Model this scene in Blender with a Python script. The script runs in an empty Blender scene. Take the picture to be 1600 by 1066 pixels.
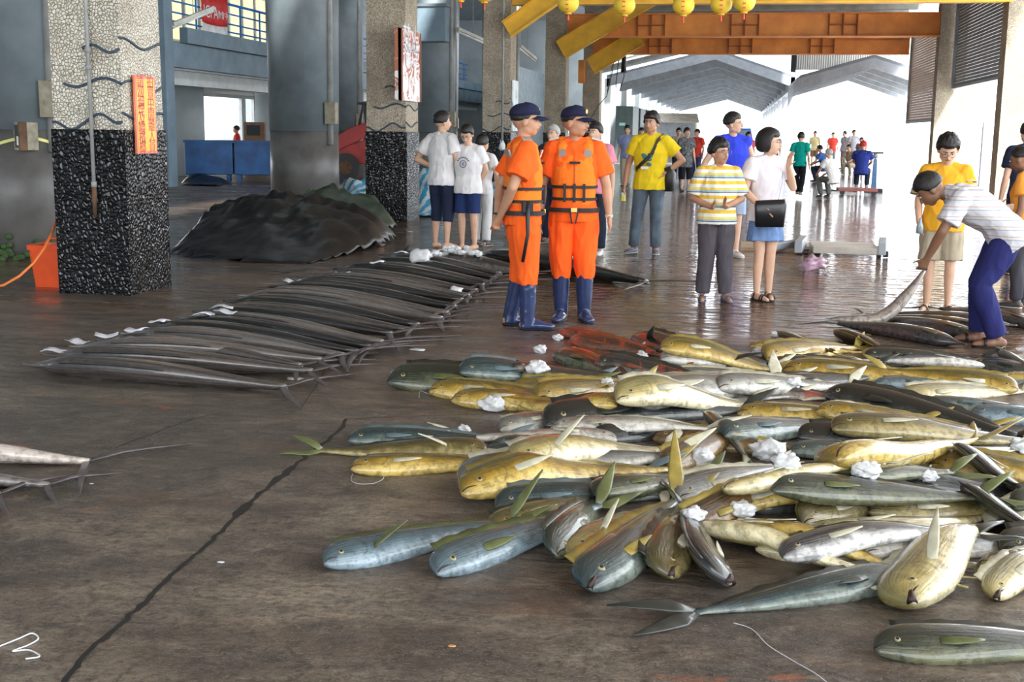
import bpy, bmesh, math, random
import numpy as np
from mathutils import Vector, Matrix, noise
random.seed(7)
SC = bpy.context.scene
COL = SC.collection
PI = math.pi

# ---------------------------------------------------------------- camera
# the hall runs along +Y; the camera stands at eye height, turned a little left and down
F, CX, CY, CAMH = 1900., 800., 533., 1.55
PITCH = math.atan(328/1900); YAW = math.atan(350*math.cos(PITCH)/1900); ROLL = -0.012
_fw = Vector((-math.sin(YAW)*math.cos(PITCH), math.cos(YAW)*math.cos(PITCH), -math.sin(PITCH)))
_rt0 = Vector((math.cos(YAW), math.sin(YAW), 0)); _up0 = _rt0.cross(_fw)
_rt = _rt0*math.cos(ROLL) - _up0*math.sin(ROLL); _up = _up0*math.cos(ROLL) + _rt0*math.sin(ROLL)
O = Vector((0, 0, CAMH))
cam = bpy.data.cameras.new('camera'); camo = bpy.data.objects.new('camera', cam); COL.objects.link(camo)
cam.sensor_width = 36; cam.lens = 36*F/1600; cam.clip_end = 600
camo.matrix_world = Matrix(((_rt.x, _up.x, -_fw.x, O.x), (_rt.y, _up.y, -_fw.y, O.y), (_rt.z, _up.z, -_fw.z, O.z), (0, 0, 0, 1)))
SC.camera = camo

# ---------------------------------------------------------------- light and exposure
w = bpy.data.worlds.new('World'); SC.world = w; w.use_nodes = True
bgn = w.node_tree.nodes['Background']; bgn.inputs[0].default_value = (0.90, 0.95, 1.0, 1); bgn.inputs[1].default_value = 3.2
sun = bpy.data.lights.new('sun', 'SUN'); sun.energy = 8.0; sun.angle = math.radians(6); sun.color = (1, .96, .9)
suno = bpy.data.objects.new('sun', sun); COL.objects.link(suno)
suno.rotation_euler = (math.radians(38), math.radians(24), 0)
SC.view_settings.view_transform = 'Standard'; SC.view_settings.look = 'None'; SC.view_settings.gamma = 1
SC.view_settings.use_curve_mapping = False
SC.view_settings.exposure = 0.75
SC.cycles.use_denoising = True
SC.cycles.max_bounces = 8; SC.cycles.diffuse_bounces = 5; SC.cycles.glossy_bounces = 4
SC.cycles.sample_clamp_indirect = 8
SC.cycles.use_adaptive_sampling = True; SC.cycles.adaptive_threshold = .02

# ---------------------------------------------------------------- measuring helpers
def ray(px, py): return _fw*F + _rt*(px-CX) - _up*(py-CY)
def G(px, py, z=0.): d = ray(px, py); return O + d*((z-CAMH)/d.z)
def AY(px, py, y): d = ray(px, py); return O + d*(y/d.y)
def AX(px, py, x): d = ray(px, py); return O + d*(x/d.x)

# ---------------------------------------------------------------- tagging
def tag(o, label=None, cat=None, group=None, kind=None):
    if label: o['label'] = label
    if cat: o['category'] = cat
    if group: o['group'] = group
    if kind: o['kind'] = kind
    return o
def empty(name, loc, rz=0, label=None, cat=None, group=None):
    o = bpy.data.objects.new(name, None); COL.objects.link(o); o.location = loc; o.rotation_euler = (0, 0, rz)
    o.empty_display_size = .1
    return tag(o, label, cat, group)

# ---------------------------------------------------------------- mesh builder
class MB:
    def __init__(s): s.v = []; s.f = []; s.uv = None
    def add(s, vs, fs):
        k = len(s.v); s.v += [tuple(v) for v in vs]; s.f += [tuple(i+k for i in f) for f in fs]; return s
    def box(s, c, d, rz=0, M=None):
        hx, hy, hz = d[0]/2, d[1]/2, d[2]/2
        vs = [Vector((x, y, z)) for x in (-hx, hx) for y in (-hy, hy) for z in (-hz, hz)]
        R = M if M is not None else Matrix.Rotation(rz, 3, 'Z')
        vs = [R @ v + Vector(c) for v in vs]
        return s.add(vs, [(0, 1, 3, 2), (4, 6, 7, 5), (0, 4, 5, 1), (2, 3, 7, 6), (0, 2, 6, 4), (1, 5, 7, 3)])
    def b2(s, a, b): return s.box([(a[i]+b[i])/2 for i in range(3)], [abs(b[i]-a[i]) for i in range(3)])
    def loft(s, pts, rad, n=12, side=None, caps=True, power=2.0):
        """tube through pts; rad = list of r or (ra, rb): ra along 'side', rb along the other axis"""
        pts = [Vector(p) for p in pts]; m = len(pts); rings = []; prev = None
        for i, p in enumerate(pts):
            t = (pts[min(i+1, m-1)] - pts[max(i-1, 0)])
            t = t.normalized() if t.length > 1e-9 else Vector((0, 0, 1))
            if side is not None:
                a = Vector(side); a = a - t*a.dot(t)
                if a.length < 1e-4: a = t.orthogonal()
            elif prev is not None: a = prev - t*prev.dot(t)
            else: a = t.orthogonal()
            a.normalize(); prev = a; b = t.cross(a)
            r = rad[i] if hasattr(rad, '__len__') else rad
            ra, rb = r if hasattr(r, '__len__') else (r, r)
            ring = []
            for k in range(n):
                th = 2*PI*k/n; cc, ss = math.cos(th), math.sin(th)
                if power != 2.0:
                    cc = math.copysign(abs(cc)**(2/power), cc); ss = math.copysign(abs(ss)**(2/power), ss)
                ring.append(p + a*cc*ra + b*ss*rb)
            rings.append(ring)
        vs = [v for r in rings for v in r]; fs = []
        for i in range(m-1):
            for k in range(n):
                k2 = (k+1) % n
                fs.append((i*n+k, i*n+k2, (i+1)*n+k2, (i+1)*n+k))
        if caps: fs += [tuple(range(n-1, -1, -1)), tuple((m-1)*n+k for k in range(n))]
        return s.add(vs, fs)
    def cap(s, a, b, ra, rb=None, n=12, k=4):
        """tapered capsule"""
        rb = ra if rb is None else rb; a = Vector(a); b = Vector(b); d = b-a
        t = d.normalized() if d.length > 1e-9 else Vector((0, 0, 1)); P = []; Rr = []
        for i in range(k): th = PI/2*(1-(i+.15)/k); P.append(a - t*ra*math.sin(th)); Rr.append(ra*math.cos(th))
        P.append(a); Rr.append(ra); P.append(b); Rr.append(rb)
        for i in range(k-1, -1, -1): th = PI/2*(1-(i+.15)/k); P.append(b + t*rb*math.sin(th)); Rr.append(rb*math.cos(th))
        return s.loft(P, Rr, n)
    def ell(s, c, r, n=14, m=9, M=None):
        vs = []; fs = []; c = Vector(c)
        for i in range(m+1):
            ph = PI*(i+.0)/m
            if i in (0, m): vs.append(Vector((0, 0, r[2]*math.cos(ph)))); continue
            for k in range(n):
                th = 2*PI*k/n; vs.append(Vector((r[0]*math.sin(ph)*math.cos(th), r[1]*math.sin(ph)*math.sin(th), r[2]*math.cos(ph))))
        for k in range(n): fs.append((0, 1+k, 1+(k+1) % n))
        for i in range(m-2):
            for k in range(n): a = 1+i*n; fs.append((a+k, a+n+k, a+n+(k+1) % n, a+(k+1) % n))
        L = len(vs)-1; a = 1+(m-2)*n
        for k in range(n): fs.append((a+k, L, a+(k+1) % n))
        if M is not None: vs = [M @ v for v in vs]
        return s.add([v+c for v in vs], fs)
    def cyl(s, c, r, z0, z1, n=32, r2=None):
        return s.loft([(c[0], c[1], z0), (c[0], c[1], z1)], [r, r if r2 is None else r2], n)
    def prism(s, poly, dirv):
        """closed polygon (3D pts) pushed along dirv"""
        n = len(poly); d = Vector(dirv); vs = [Vector(p) for p in poly] + [Vector(p)+d for p in poly]
        return s.add(vs, [tuple(range(n-1, -1, -1)), tuple(range(n, 2*n))] + [(i, (i+1) % n, n+(i+1) % n, n+i) for i in range(n)])
    def obj(s, name, m, parent=None, smooth=False, bevel=0, kind=None):
        me = bpy.data.meshes.new(name); me.from_pydata(s.v, [], s.f)
        bm = bmesh.new(); bm.from_mesh(me); bmesh.ops.recalc_face_normals(bm, faces=bm.faces)
        bm.to_mesh(me); bm.free()
        if smooth: me.polygons.foreach_set('use_smooth', [True]*len(me.polygons))
        if m: me.materials.append(m)
        o = bpy.data.objects.new(name, me); COL.objects.link(o)
        if parent: o.parent = parent
        if bevel:
            b = o.modifiers.new('bevel', 'BEVEL'); b.width = bevel; b.segments = 2; b.limit_method = 'ANGLE'
        if kind: o['kind'] = kind
        return o
def B2(a, b): return MB().b2(a, b)
def struct(o): o['kind'] = 'structure'; return o

# ---------------------------------------------------------------- materials
class N:
    """tiny node-graph helper"""
    def __init__(s, name):
        s.m = bpy.data.materials.new(name); s.m.use_nodes = True; s.t = s.m.node_tree
        s.b = s.t.nodes['Principled BSDF']; s.tc = s.t.nodes.new('ShaderNodeTexCoord')
    def lk(s, a, b): s.t.links.new(a, b)
    def inp(s, sock, v):
        if isinstance(v, bpy.types.NodeSocket): s.lk(v, sock)
        elif isinstance(v, (tuple, list)) and len(v) == 3 and sock.type == 'RGBA': sock.default_value = (*v, 1)
        else: sock.default_value = v
    def set(s, **k):
        for a, v in k.items(): s.inp(s.b.inputs[a.replace('_', ' ')], v)
    def co(s, kind='Object', scale=(1, 1, 1), rot=(0, 0, 0), loc=(0, 0, 0)):
        mp = s.t.nodes.new('ShaderNodeMapping'); s.lk(s.tc.outputs[kind], mp.inputs[0])
        mp.inputs['Scale'].default_value = scale; mp.inputs['Rotation'].default_value = rot; mp.inputs['Location'].default_value = loc
        return mp.outputs[0]
    def noise(s, vec, scale, detail=4, rough=.55, dist=0):
        n = s.t.nodes.new('ShaderNodeTexNoise'); s.lk(vec, n.inputs['Vector']); n.inputs['Scale'].default_value = scale
        n.inputs['Detail'].default_value = detail; n.inputs['Roughness'].default_value = rough; n.inputs['Distortion'].default_value = dist
        return n.outputs[0]
    def voro(s, vec, scale, feature='F1', out='Distance', rnd=1):
        n = s.t.nodes.new('ShaderNodeTexVoronoi'); s.lk(vec, n.inputs['Vector']); n.feature = feature
        n.inputs['Scale'].default_value = scale; n.inputs['Randomness'].default_value = rnd
        return n.outputs[out]
    def ramp(s, fac, stops, interp='LINEAR'):
        n = s.t.nodes.new('ShaderNodeValToRGB'); s.lk(fac, n.inputs[0]); cr = n.color_ramp; cr.interpolation = interp
        while len(cr.elements) < len(stops): cr.elements.new(.5)
        for e, (p, c) in zip(cr.elements, stops):
            e.position = p; e.color = (*c, 1) if hasattr(c, '__len__') else (c, c, c, 1)
        return n.outputs[0]
    def mix(s, fac, a, b, mode='MIX'):
        n = s.t.nodes.new('ShaderNodeMix'); n.data_type = 'RGBA'; n.blend_type = mode
        s.inp(n.inputs[0], fac); s.inp(n.inputs[6], a); s.inp(n.inputs[7], b); return n.outputs[2]
    def math(s, op, a, b=0., c=None, clamp=False):
        n = s.t.nodes.new('ShaderNodeMath'); n.operation = op; n.use_clamp = clamp; s.inp(n.inputs[0], a); s.inp(n.inputs[1], b)
        if c is not None: s.inp(n.inputs[2], c)
        return n.outputs[0]
    def xyz(s, vec):
        n = s.t.nodes.new('ShaderNodeSeparateXYZ'); s.lk(vec, n.inputs[0]); return n.outputs
    def bump(s, h, strength=.3, dist=.01, prev=None):
        n = s.t.nodes.new('ShaderNodeBump'); s.lk(h, n.inputs['Height']); n.inputs['Strength'].default_value = strength
        n.inputs['Distance'].default_value = dist
        if prev is not None: s.lk(prev, n.inputs['Normal'])
        s.lk(n.outputs[0], s.b.inputs['Normal']); return n.outputs[0]
_mats = {}
def mat(name, col, rough=.6, metal=0, vary=.25, vscale=3, bump=0, bscale=40, spec=.5, coat=0, sss=0, alpha=1, trans=0, emit=None):
    if name in _mats: return _mats[name]
    q = N(name); v = q.co()
    dark = tuple(c*(1-vary) for c in col); lite = tuple(min(1, c*(1+vary*.6)) for c in col)
    cc = q.ramp(q.noise(v, vscale), [(.3, dark), (.7, lite)])
    q.set(Base_Color=cc, Roughness=rough, Metallic=metal, Alpha=alpha)
    q.b.inputs['Specular IOR Level'].default_value = spec
    q.b.inputs['Coat Weight'].default_value = coat; q.b.inputs['Coat Roughness'].default_value = .08
    q.b.inputs['Transmission Weight'].default_value = trans
    if sss: q.b.inputs['Subsurface Weight'].default_value = sss; q.b.inputs['Subsurface Radius'].default_value = (.02, .01, .006)
    if emit: q.inp(q.b.inputs['Emission Color'], emit[0]); q.b.inputs['Emission Strength'].default_value = emit[1]
    if bump: q.bump(q.noise(v, bscale, 5), bump, .01)
    _mats[name] = q.m; return q.m

def floor_material():
    q = N('wet_concrete'); v = q.co(); X, Y, Z = q.xyz(v)
    big = q.noise(v, .45, 5, .6); med = q.noise(q.co(scale=(.6, 1.6, 1), rot=(0, 0, .35)), 1.6, 6, .65, .6); fine = q.noise(v, 38, 4, .75)
    gr = q.noise(v, 120, 2, .5)
    base = q.ramp(med, [(.3, (.05, .041, .034)), (.46, (.135, .108, .083)), (.6, (.26, .21, .155)), (.76, (.40, .33, .25))])
    base = q.mix(q.ramp(big, [(.4, 0.), (.62, 1.)]), base, (.085, .073, .062), 'MIX')
    mid = q.noise(v, 9, 6, .7, .3)
    base = q.mix(q.ramp(mid, [(.30, .75), (.50, .0)]), base, (.025, .021, .018))
    base = q.mix(q.ramp(mid, [(.54, 0.), (.70, .55)]), base, (.27, .225, .17))
    base = q.mix(q.math('MULTIPLY', q.ramp(fine, [(.38, 1.), (.55, 0.)]), .6), base, (.018, .016, .015))
    base = q.mix(q.math('MULTIPLY', q.ramp(gr, [(.58, 0.), (.66, 1.)]), .4), base, (.36, .33, .29))
    # rust-red worn paint patches
    rp = q.math('MULTIPLY', q.ramp(q.noise(q.co(scale=(.7, 2.2, 1)), 2.1, 5, .6, 1.), [(.64, 0.), (.68, 1.)]), q.ramp(big, [(.45, .0), (.6, .8)]))
    base = q.mix(rp, base, (.32, .09, .035))
    # how wet: dry-ish patches near, standing water further into the hall
    wn = q.noise(q.co(scale=(.8, 2.0, 1)), .9, 4, .6, .4)
    wy = q.math('MULTIPLY', q.math('SUBTRACT', Y, 6.2), .16, clamp=True)
    wx = q.math('MULTIPLY_ADD', X, .05, .04)
    wet = q.math('ADD', q.math('MULTIPLY_ADD', wn, 1.5, -.72), q.math('ADD', q.math('MULTIPLY', wy, .85), wx), clamp=True)
    rough = q.ramp(wet, [(.0, .50), (.3, .34), (.55, .13), (.85, .035)])
    base = q.mix(q.math('MULTIPLY', wet, .62), base, q.mix(q.ramp(q.noise(q.co(scale=(.5, 2.2, 1)), 1.3, 4, .6), [(.42, 0.), (.56, 1.)]), (.045, .034, .027), (.22, .090, .034)))
    q.set(Base_Color=base, Roughness=rough); q.b.inputs['Specular IOR Level'].default_value = .62
    rip = q.noise(q.co(scale=(1.1, 2.4, 1), rot=(0, 0, .18)), 3.2, 4, .5, .3)
    b1 = q.bump(rip, .7, .05)
    dryh = q.math('MULTIPLY', q.math('ADD', fine, gr), q.math('SUBTRACT', 1.15, wet))
    q.bump(dryh, .35, .006, b1)
    return q.m
M_FLOOR = floor_material()

def pebble(name, c0, c1, gap, scale, rough, bstr=1.0):
    q = N(name); v = q.co(); n1 = q.noise(v, 5, 2)
    d = q.voro(v, scale); cc = q.voro(v, scale, out='Color'); edge = q.voro(v, scale, 'DISTANCE_TO_EDGE')
    stone = q.mix(q.xyz(cc)[0], c0, c1); stone = q.mix(q.math('MULTIPLY', q.ramp(q.noise(v, 2.2, 5), [(.45, 0.), (.68, 1.)]), .45), stone, gap)
    col = q.mix(q.ramp(edge, [(.03, 0.), (.10, 1.)]), gap, stone)
    q.set(Base_Color=col, Roughness=rough); q.bump(q.ramp(edge, [(.0, 0.), (.12, .7), (.4, 1.)]), bstr, .012)
    return q.m
M_PEB_W = pebble('white_pebbles', (.93, .90, .81), (.76, .71, .58), (.34, .29, .21), 34, .6)
M_PEB_K = pebble('black_pebbles', (.008, .008, .009), (.018, .020, .024), (.003, .003, .003), 24, .12, 1.0)
M_PEB_G = pebble('washed_grit', (.74, .66, .52), (.46, .39, .29), (.19, .155, .11), 42, .7, .8)
M_BLUEWALL = mat('blue_grey_paint', (.20, .29, .36), .6, vary=.3, vscale=1.2, bump=.1)
M_COLPAINT = mat('blue_grey_column_paint', (.19, .235, .26), .42, vary=.38, vscale=1.1, bump=.15)
M_WHITE = mat('white_wall_paint', (.72, .76, .76), .7, vary=.12)
M_PALEWALL = mat('pale_grey_wall', (.42, .47, .49), .7, vary=.2, vscale=.8)
M_DARK = mat('dark_void_paint', (.05, .06, .065), .8)
M_ORANGE = mat('orange_beam_paint', (.98, .33, .06), .45, vary=.3, vscale=1.4, bump=.1)
M_YELLOW = mat('yellow_beam_paint', (.95, .50, .03), .45, vary=.3, vscale=1.6, bump=.1)
M_STEEL = mat('grey_steel', (.36, .39, .43), .5, .2, vary=.2)
M_PIPE = mat('grey_pipe', (.33, .34, .33), .45, vary=.3)
M_BLACK = mat('black_rubber', (.012, .012, .013), .45, vary=.2)
M_RUST = mat('rusty_metal', (.16, .09, .05), .8, .2, vary=.5, vscale=9)
M_BLUEPAINT = mat('bright_blue_paint', (.01, .24, .75), .45, vary=.3)

# ================================================================ THE SETTING
struct(B2((-42, -8, -.3), (6.9, 60, 0)).obj('floor', M_FLOOR))
M_OUT = mat('pale_quay_concrete', (.55, .55, .53), .28, vary=.15, vscale=.7)
struct(B2((6.9, -40, -.3), (70, 150, -.004)).obj('floor_quay', M_OUT))
struct(B2((-42, 60, -.3), (6.9, 150, -.002)).obj('floor_far', mat('far_wet_concrete', (.38, .37, .35), .15, vary=.3, vscale=.5, spec=.7)))
struct(B2((-16, -11, 0), (-15.7, 5, 8.4)).obj('wall_left', M_BLUEWALL))
struct(B2((-42, -40, -.3), (6.9, -8, -.004)).obj('floor_apron', mat('apron_concrete', (.58, .56, .53), .6)))
M_CEIL = mat('roof_underside', (.34, .27, .21), .7, vary=.2)
struct(B2((-7, -11, 7.0), (7.4, 56, 7.15)).obj('ceiling', M_CEIL))
struct(B2((-30, -11, 8.2), (-7, 75, 8.4)).obj('ceiling_left', mat('left_roof_underside', (.30, .33, .35), .7)))
struct(B2((-42, 75, 0), (-6.9, 75.3, 8.4)).obj('wall_far_left', M_PALEWALL))

# crack in the floor: irregular thin strip of dark grit
cp = [(541, 655), (532, 672), (505, 694), (480, 712), (455, 733), (430, 752), (400, 778), (372, 803), (345, 832), (318, 858), (290, 880), (262, 905), (236, 932), (205, 962), (170, 992), (135, 1022), (112, 1050), (95, 1075)]
mb = MB(); L = []; Rr = []
pts = []
for i in range(len(cp)-1):
    for k in range(4):
        t = k/4; pts.append((cp[i][0]*(1-t)+cp[i+1][0]*t, cp[i][1]*(1-t)+cp[i+1][1]*t))
for i, (x, y) in enumerate(pts):
    p = G(x, y); wd = .008 + .014*abs(noise.noise(Vector((i*.45, 3, 0)))) + .01*(i in (16, 17, 18, 19, 20, 26, 27, 28))
    jx = .018*noise.noise(Vector((i*.8, 9, 0)))
    L.append((p.x-wd+jx, p.y, .0025)); Rr.append((p.x+wd+jx, p.y, .0025))
n = len(L); mb.add(L+Rr, [(i, i+1, n+i+1, n+i) for i in range(n-1)])
struct(mb.obj('trim_1', mat('crack_grit', (.012, .011, .010), .9)))
mb = MB()
for (a, b, wd) in [((300, 655), (180, 700), .006), ((350, 645), (300, 655), .006), ((520, 560), (470, 640), .004), ((400, 575), (620, 600), .003), ((0, 385), (90, 388), .02), ((960, 640), (540, 655), .004)]:
    p, q = G(*a), G(*b); d = (q-p).normalized(); s_ = Vector((-d.y, d.x, 0)); ps = []
    for k in range(9):
        t = k/8; c = p.lerp(q, t) + s_*.02*noise.noise(Vector((k*.9+a[0], 1, 0))); ps.append(c)
    mb.add([c+s_*wd/2+Vector((0, 0, .002)) for c in ps]+[c-s_*wd/2+Vector((0, 0, .002)) for c in ps], [(k, k+1, 9+k+1, 9+k) for k in range(8)])
struct(mb.obj('trim_2', mat('hairline_crack', (.02, .018, .016), .9)))

# ---- square pebble-clad pillars, left row
def wave_tube(m, face, x0, x1, z0, amp, ph, cx, y0):
    ps = []
    for k in range(13):
        t = k/12; u = x0+(x1-x0)*t; z = z0 + amp*math.sin(ph+t*2*PI)
        ps.append((u, y0-.004, z) if face == 'front' else (cx+.004, u, z))
    m.loft(ps, [.014]*13, 6)
def pillar(y0, x0=-6.20, x1=-5.50, d=.8, lab='', waves=True, top=7.0, band=1.52, mt=None, mk=None):
    r = empty('square_pillar', ((x0+x1)/2, y0+d/2, 0), 0, lab, 'pillar')
    cx, cy = r.location.x, r.location.y
    def loc(m): m.v = [(v[0]-cx, v[1]-cy, v[2]) for v in m.v]; return m
    hw, hd = (x1-x0)/2, d/2
    lo = MB(); t = .015
    lo.prism([(-hw-.014, -hd-.014, 0), (hw+.014, -hd-.014, 0), (hw+.014, hd+.014, 0), (-hw-.014, hd+.014, 0)], (0, 0, band))
    # turn the 4-sided loft so its faces look along the axes
    lo.obj('lower_cladding', mk or M_PEB_K, r)
    up = MB(); up.v = [(sx*(hw-.004 if z == band else hw-.03), sy*(hd-.004 if z == band else hd-.03), z) for z in (band, top) for sx, sy in ((-1, -1), (1, -1), (1, 1), (-1, 1))]
    up.f = [(0, 1, 5, 4), (1, 2, 6, 5), (2, 3, 7, 6), (3, 0, 4, 7), (4, 5, 6, 7), (0, 3, 2, 1)]
    up.obj('upper_cladding', mt or M_PEB_W, r)
    if waves:
        m = MB()
        wave_tube(m, 'front', -.02, hw-.01, band+.72, .035, 0.0, 0, -hd+.005)
        wave_tube(m, 'front', -.22, hw-.01, band+.42, .04, 3.4, 0, -hd+.005)
        wave_tube(m, 'front', -hw, -.02, band+.03, .035, 1.2, 0, -hd+.003)
        wave_tube(m, 'front', -.02, hw-.01, band+.10, .04, 5.4, 0, -hd+.003)
        wave_tube(m, 'side', -hd, hd, band+.40, .045, .2, hw-.01, 0)
        wave_tube(m, 'side', -hd, hd, band+.12, .04, 2.2, hw-.006, 0)
        wave_tube(m, 'side', -hd, hd, band+.78, .04, 1.2, hw-.012, 0)
        m.obj('wave_inlay', mat('blue_grey_inlay', (.05, .075, .11), .5), r)
    return r
PIL = [10.4, 20.1, 29.7, 39.4, 49.2]
pil_lab = ['nearest square pebble pillar with the orange notice and hanging pipe', 'square pebble pillar with the peeling red board, beside the black tarp',
           'square pebble pillar behind the two officers with pale poster', 'narrow-looking grit pillar carrying the end of the long yellow brace, behind the navy caps',
           'far grit pillar with small orange bracket on its face']
P_OBJ = [pillar(y, lab=pil_lab[i], mt=(M_PEB_W if i == 0 else M_PEB_G), waves=i < 3) for i, y in enumerate(PIL)]

# ---- big round columns, left row
def round_col(x, y, r0, lab, top=8.2, band=1.5, box=False):
    c = empty('round_column', (x, y, 0), 0, lab, 'column')
    MB().cyl((0, 0), r0, 0, band, 48, r0*.985).obj('lower_shaft', mat('stained_column_base', (.14, .135, .13), .38, vary=.5, vscale=1.6, bump=.2, bscale=12), c, smooth=True)
    MB().loft([(0, 0, band), (0, 0, top*.5), (0, 0, top)], [r0, r0*1.04, r0*1.1], 48).obj('upper_shaft', M_COLPAINT, c, smooth=True)
    MB().loft([(r0*.93, -r0*.42, band-.25), (r0*.97, -r0*.42, top)], [.06, .06], 10).obj('drain_pipe', M_PIPE, c, smooth=True)
    MB().box((r0*1.0, -r0*.5, 1.85), (.22, .2, .42)).obj('switch_box', mat('old_cream_metal', (.33, .30, .22), .6, vary=.4, vscale=8), c, bevel=.01)
    return c
RC = [(-8.38-.05, 13.4), (-8.46, 23.3), (-8.36, 33.2), (-8.36, 43.2)]
rc0 = G(44, 405); 
labs = ['round blue-grey column at the left frame edge behind the orange tub', 'big round column behind the black tarp mound, rust-stained low down',
        'round column behind the two boys in white shirts', 'far round column seen between two pebble pillars']
for (x, y), l in zip(RC, labs): round_col(x, y, .68 if y == 23.3 else .64, l)
round_col(-12.2, 50.5, .6, 'distant round column in shade left of the third pillar')
round_col(-12.6, 38.5, .6, 'distant round column in shade above the red loader')

# ---- left building: parapet, upper floor and ground-floor rooms
XB = -15.5
def zx(px, py): return AX(px, py, XB)
a, b = zx(288, 43), zx(415, 62); zt = a.z
zb = zx(262, 103).z; zm = zx(340, 77).z
print('parapet', a, b, zb, zm)
struct(B2((XB-.25, 5, zb), (XB, 75, zm)).obj('trim_3', M_BLUEWALL))
struct(B2((XB-.12, zx(287, 60).y, zm+.02), (XB+.12, 75, zt)).obj('trim_4', M_BLUEWALL))
struct(B2((XB-.12, 5, zm+.02), (XB+.12, zx(255, 60).y, zt)).obj('trim_5', M_BLUEWALL))
struct(B2((XB-9, 5, zb-.05), (XB-.25, 75, zm-.1)).obj('ceiling_ground_floor', M_WHITE))
struct(B2((XB-.9, 5, zb-.45), (XB-.5, 75, zb-.05)).obj('trim_6', M_WHITE))
struct(B2((XB-9.3, 5, 0), (XB-9, 32, zb)).obj('wall_back', M_PALEWALL))  # wall stops short: unseen opening added to let light into the room
struct(B2((XB-9.3, 49, 0), (XB-9, 53.4, zb)).obj('wall_back_pier', M_PALEWALL))
struct(B2((XB-9.3, 64, 0), (XB-9, 75, zb)).obj('wall_back_far', M_WHITE))
struct(B2((XB-9.3, 53.4, 3.0), (XB-9, 64, zb)).obj('wall_back_lintel', M_WHITE))
struct(B2((XB-9.2, 53.4, 0), (XB-9, 64, .3)).obj('wall_back_sill', M_WHITE))
for yy, ww in ((58.6, .5), (60.2, .2), (61.6, .9)): struct(B2((XB-9.2, yy, .3), (XB-9.05, yy+ww, 3.0)).obj('window_1', M_WHITE))
struct(B2((XB-3.4, 5, zm), (XB-3.2, 75, 8.2)).obj('wall_upper', mat('upper_floor_wall', (.45, .50, .53), .7)))
M_YWIN = mat('yellowed_window', (.75, .68, .35), .4, vary=.15, vscale=4, emit=((1., .88, .50), .55))
for k in range(14):
    y0 = 36+k*1.25
    o = B2((XB-3.2, y0, zm+.5), (XB-3.12, y0+1.05, zm+2.7)).obj('window_2', mat('white_window_frame', (.8, .8, .76), .5), kind='structure')
    B2((XB-3.13, y0+.09, zm+.58), (XB-3.09, y0+.96, zm+2.6)).obj('window_pane', M_YWIN, o)
for i, (px, r) in enumerate([(292, .62), (424, .55), (548, .55)]):
    p = G(px, 287+i*-9); c = empty('interior_column', (XB-2.2, p.y*(XB-2.2)/p.x if False else AX(px, 287, XB-2.2).y, 0), 0, ['pale round column inside the left building, left of the bright window', 'pale column inside the left building behind the big round column', 'pale column inside the left building above the red loader'][i], 'column')
    MB().cyl((0, 0), r, 0, zb-.3, 32).obj('shaft', M_PALEWALL, c, smooth=True)
    MB().cyl((0, 0), r*1.25, zb-.3, zb-.05, 32).obj('capital', M_WHITE, c, smooth=True)
# slim flat post in front of the parapet, right of the nearest pillar
pp = AX(255, 285, XB+.6)
t = empty('flat_post', (XB+.6, pp.y, 0), 0, 'flat blue-grey post rising just right of the nearest pebble pillar', 'post')
B2((-.2, -.25, 0), (.3, .25, 8.2)).obj('post_shaft', M_BLUEWALL, t)
# black stepped bracket and fluorescent tubes
# balcony railing with banner
ya, yb = zx(268, 40).y, 70
rl = empty('balcony_railing', (XB, ya, zt), 0, 'bright blue balcony railing on the upper floor at left', 'railing')
for k, h in enumerate((.95, .66, .36, .12)):
    MB().loft([(0, 0, h), (0, yb-ya, h)], [.04 if k == 0 else .025]*2, 8).obj('rail', M_BLUEPAINT, rl, smooth=True)
k = 0
yy = 0
while yy < yb-ya:
    MB().loft([(0, yy, 0), (0, yy, .95)], [.03, .03], 8).obj('baluster', M_BLUEPAINT, rl, smooth=True); yy += 1.6
def text_mesh(name, s, size, m, parent, Mx, depth=.002, align='CENTER'):
    cu = bpy.data.curves.new(name, 'FONT'); cu.body = s; cu.size = size; cu.extrude = depth; cu.align_x = align; cu.align_y = 'CENTER'; cu.resolution_u = 3
    o = bpy.data.objects.new(name, cu); COL.objects.link(o)
    bpy.context.view_layer.update()
    me = bpy.data.meshes.new_from_object(o.evaluated_get(bpy.context.evaluated_depsgraph_get()))
    COL.objects.unlink(o); bpy.data.objects.remove(o)
    me.materials.clear(); me.materials.append(m); me.name = name
    q = bpy.data.objects.new(name, me); COL.objects.link(q)
    if parent: q.parent = parent
    q.matrix_local = Mx
    return q
# writing on a face that looks towards +X (text runs along +Y), or towards -Y (runs along +X)
MX_SIDE = Matrix(((0, 0, 1, 0), (1, 0, 0, 0), (0, 1, 0, 0), (0, 0, 0, 1)))
MX_FRONT = Matrix(((1, 0, 0, 0), (0, 0, -1, 0), (0, 1, 0, 0), (0, 0, 0, 1)))
y1, y2 = AX(314, 30, XB+.08).y, AX(355, 40, XB+.08).y
bn = empty('banner', (XB+.09, (y1+y2)/2, zt+.05), 0, 'red and white cloth banner hung on the blue balcony railing', 'banner')
W = (y2-y1)
g = MB(); nn = 16
for i in range(nn+1):
    for j in range(7):
        g.v.append((.02*math.sin(i*.9+j*.4), -W/2+W*i/nn, 1.0-j*.2-.05*math.sin(i/nn*PI)))
g.f = [(i*7+j, (i+1)*7+j, (i+1)*7+j+1, i*7+j+1) for i in range(nn) for j in range(4)]
gw = MB(); gw.v = list(g.v); gw.f = [(i*7+j, (i+1)*7+j, (i+1)*7+j+1, i*7+j+1) for i in range(nn) for j in range(4, 6)]
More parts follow.
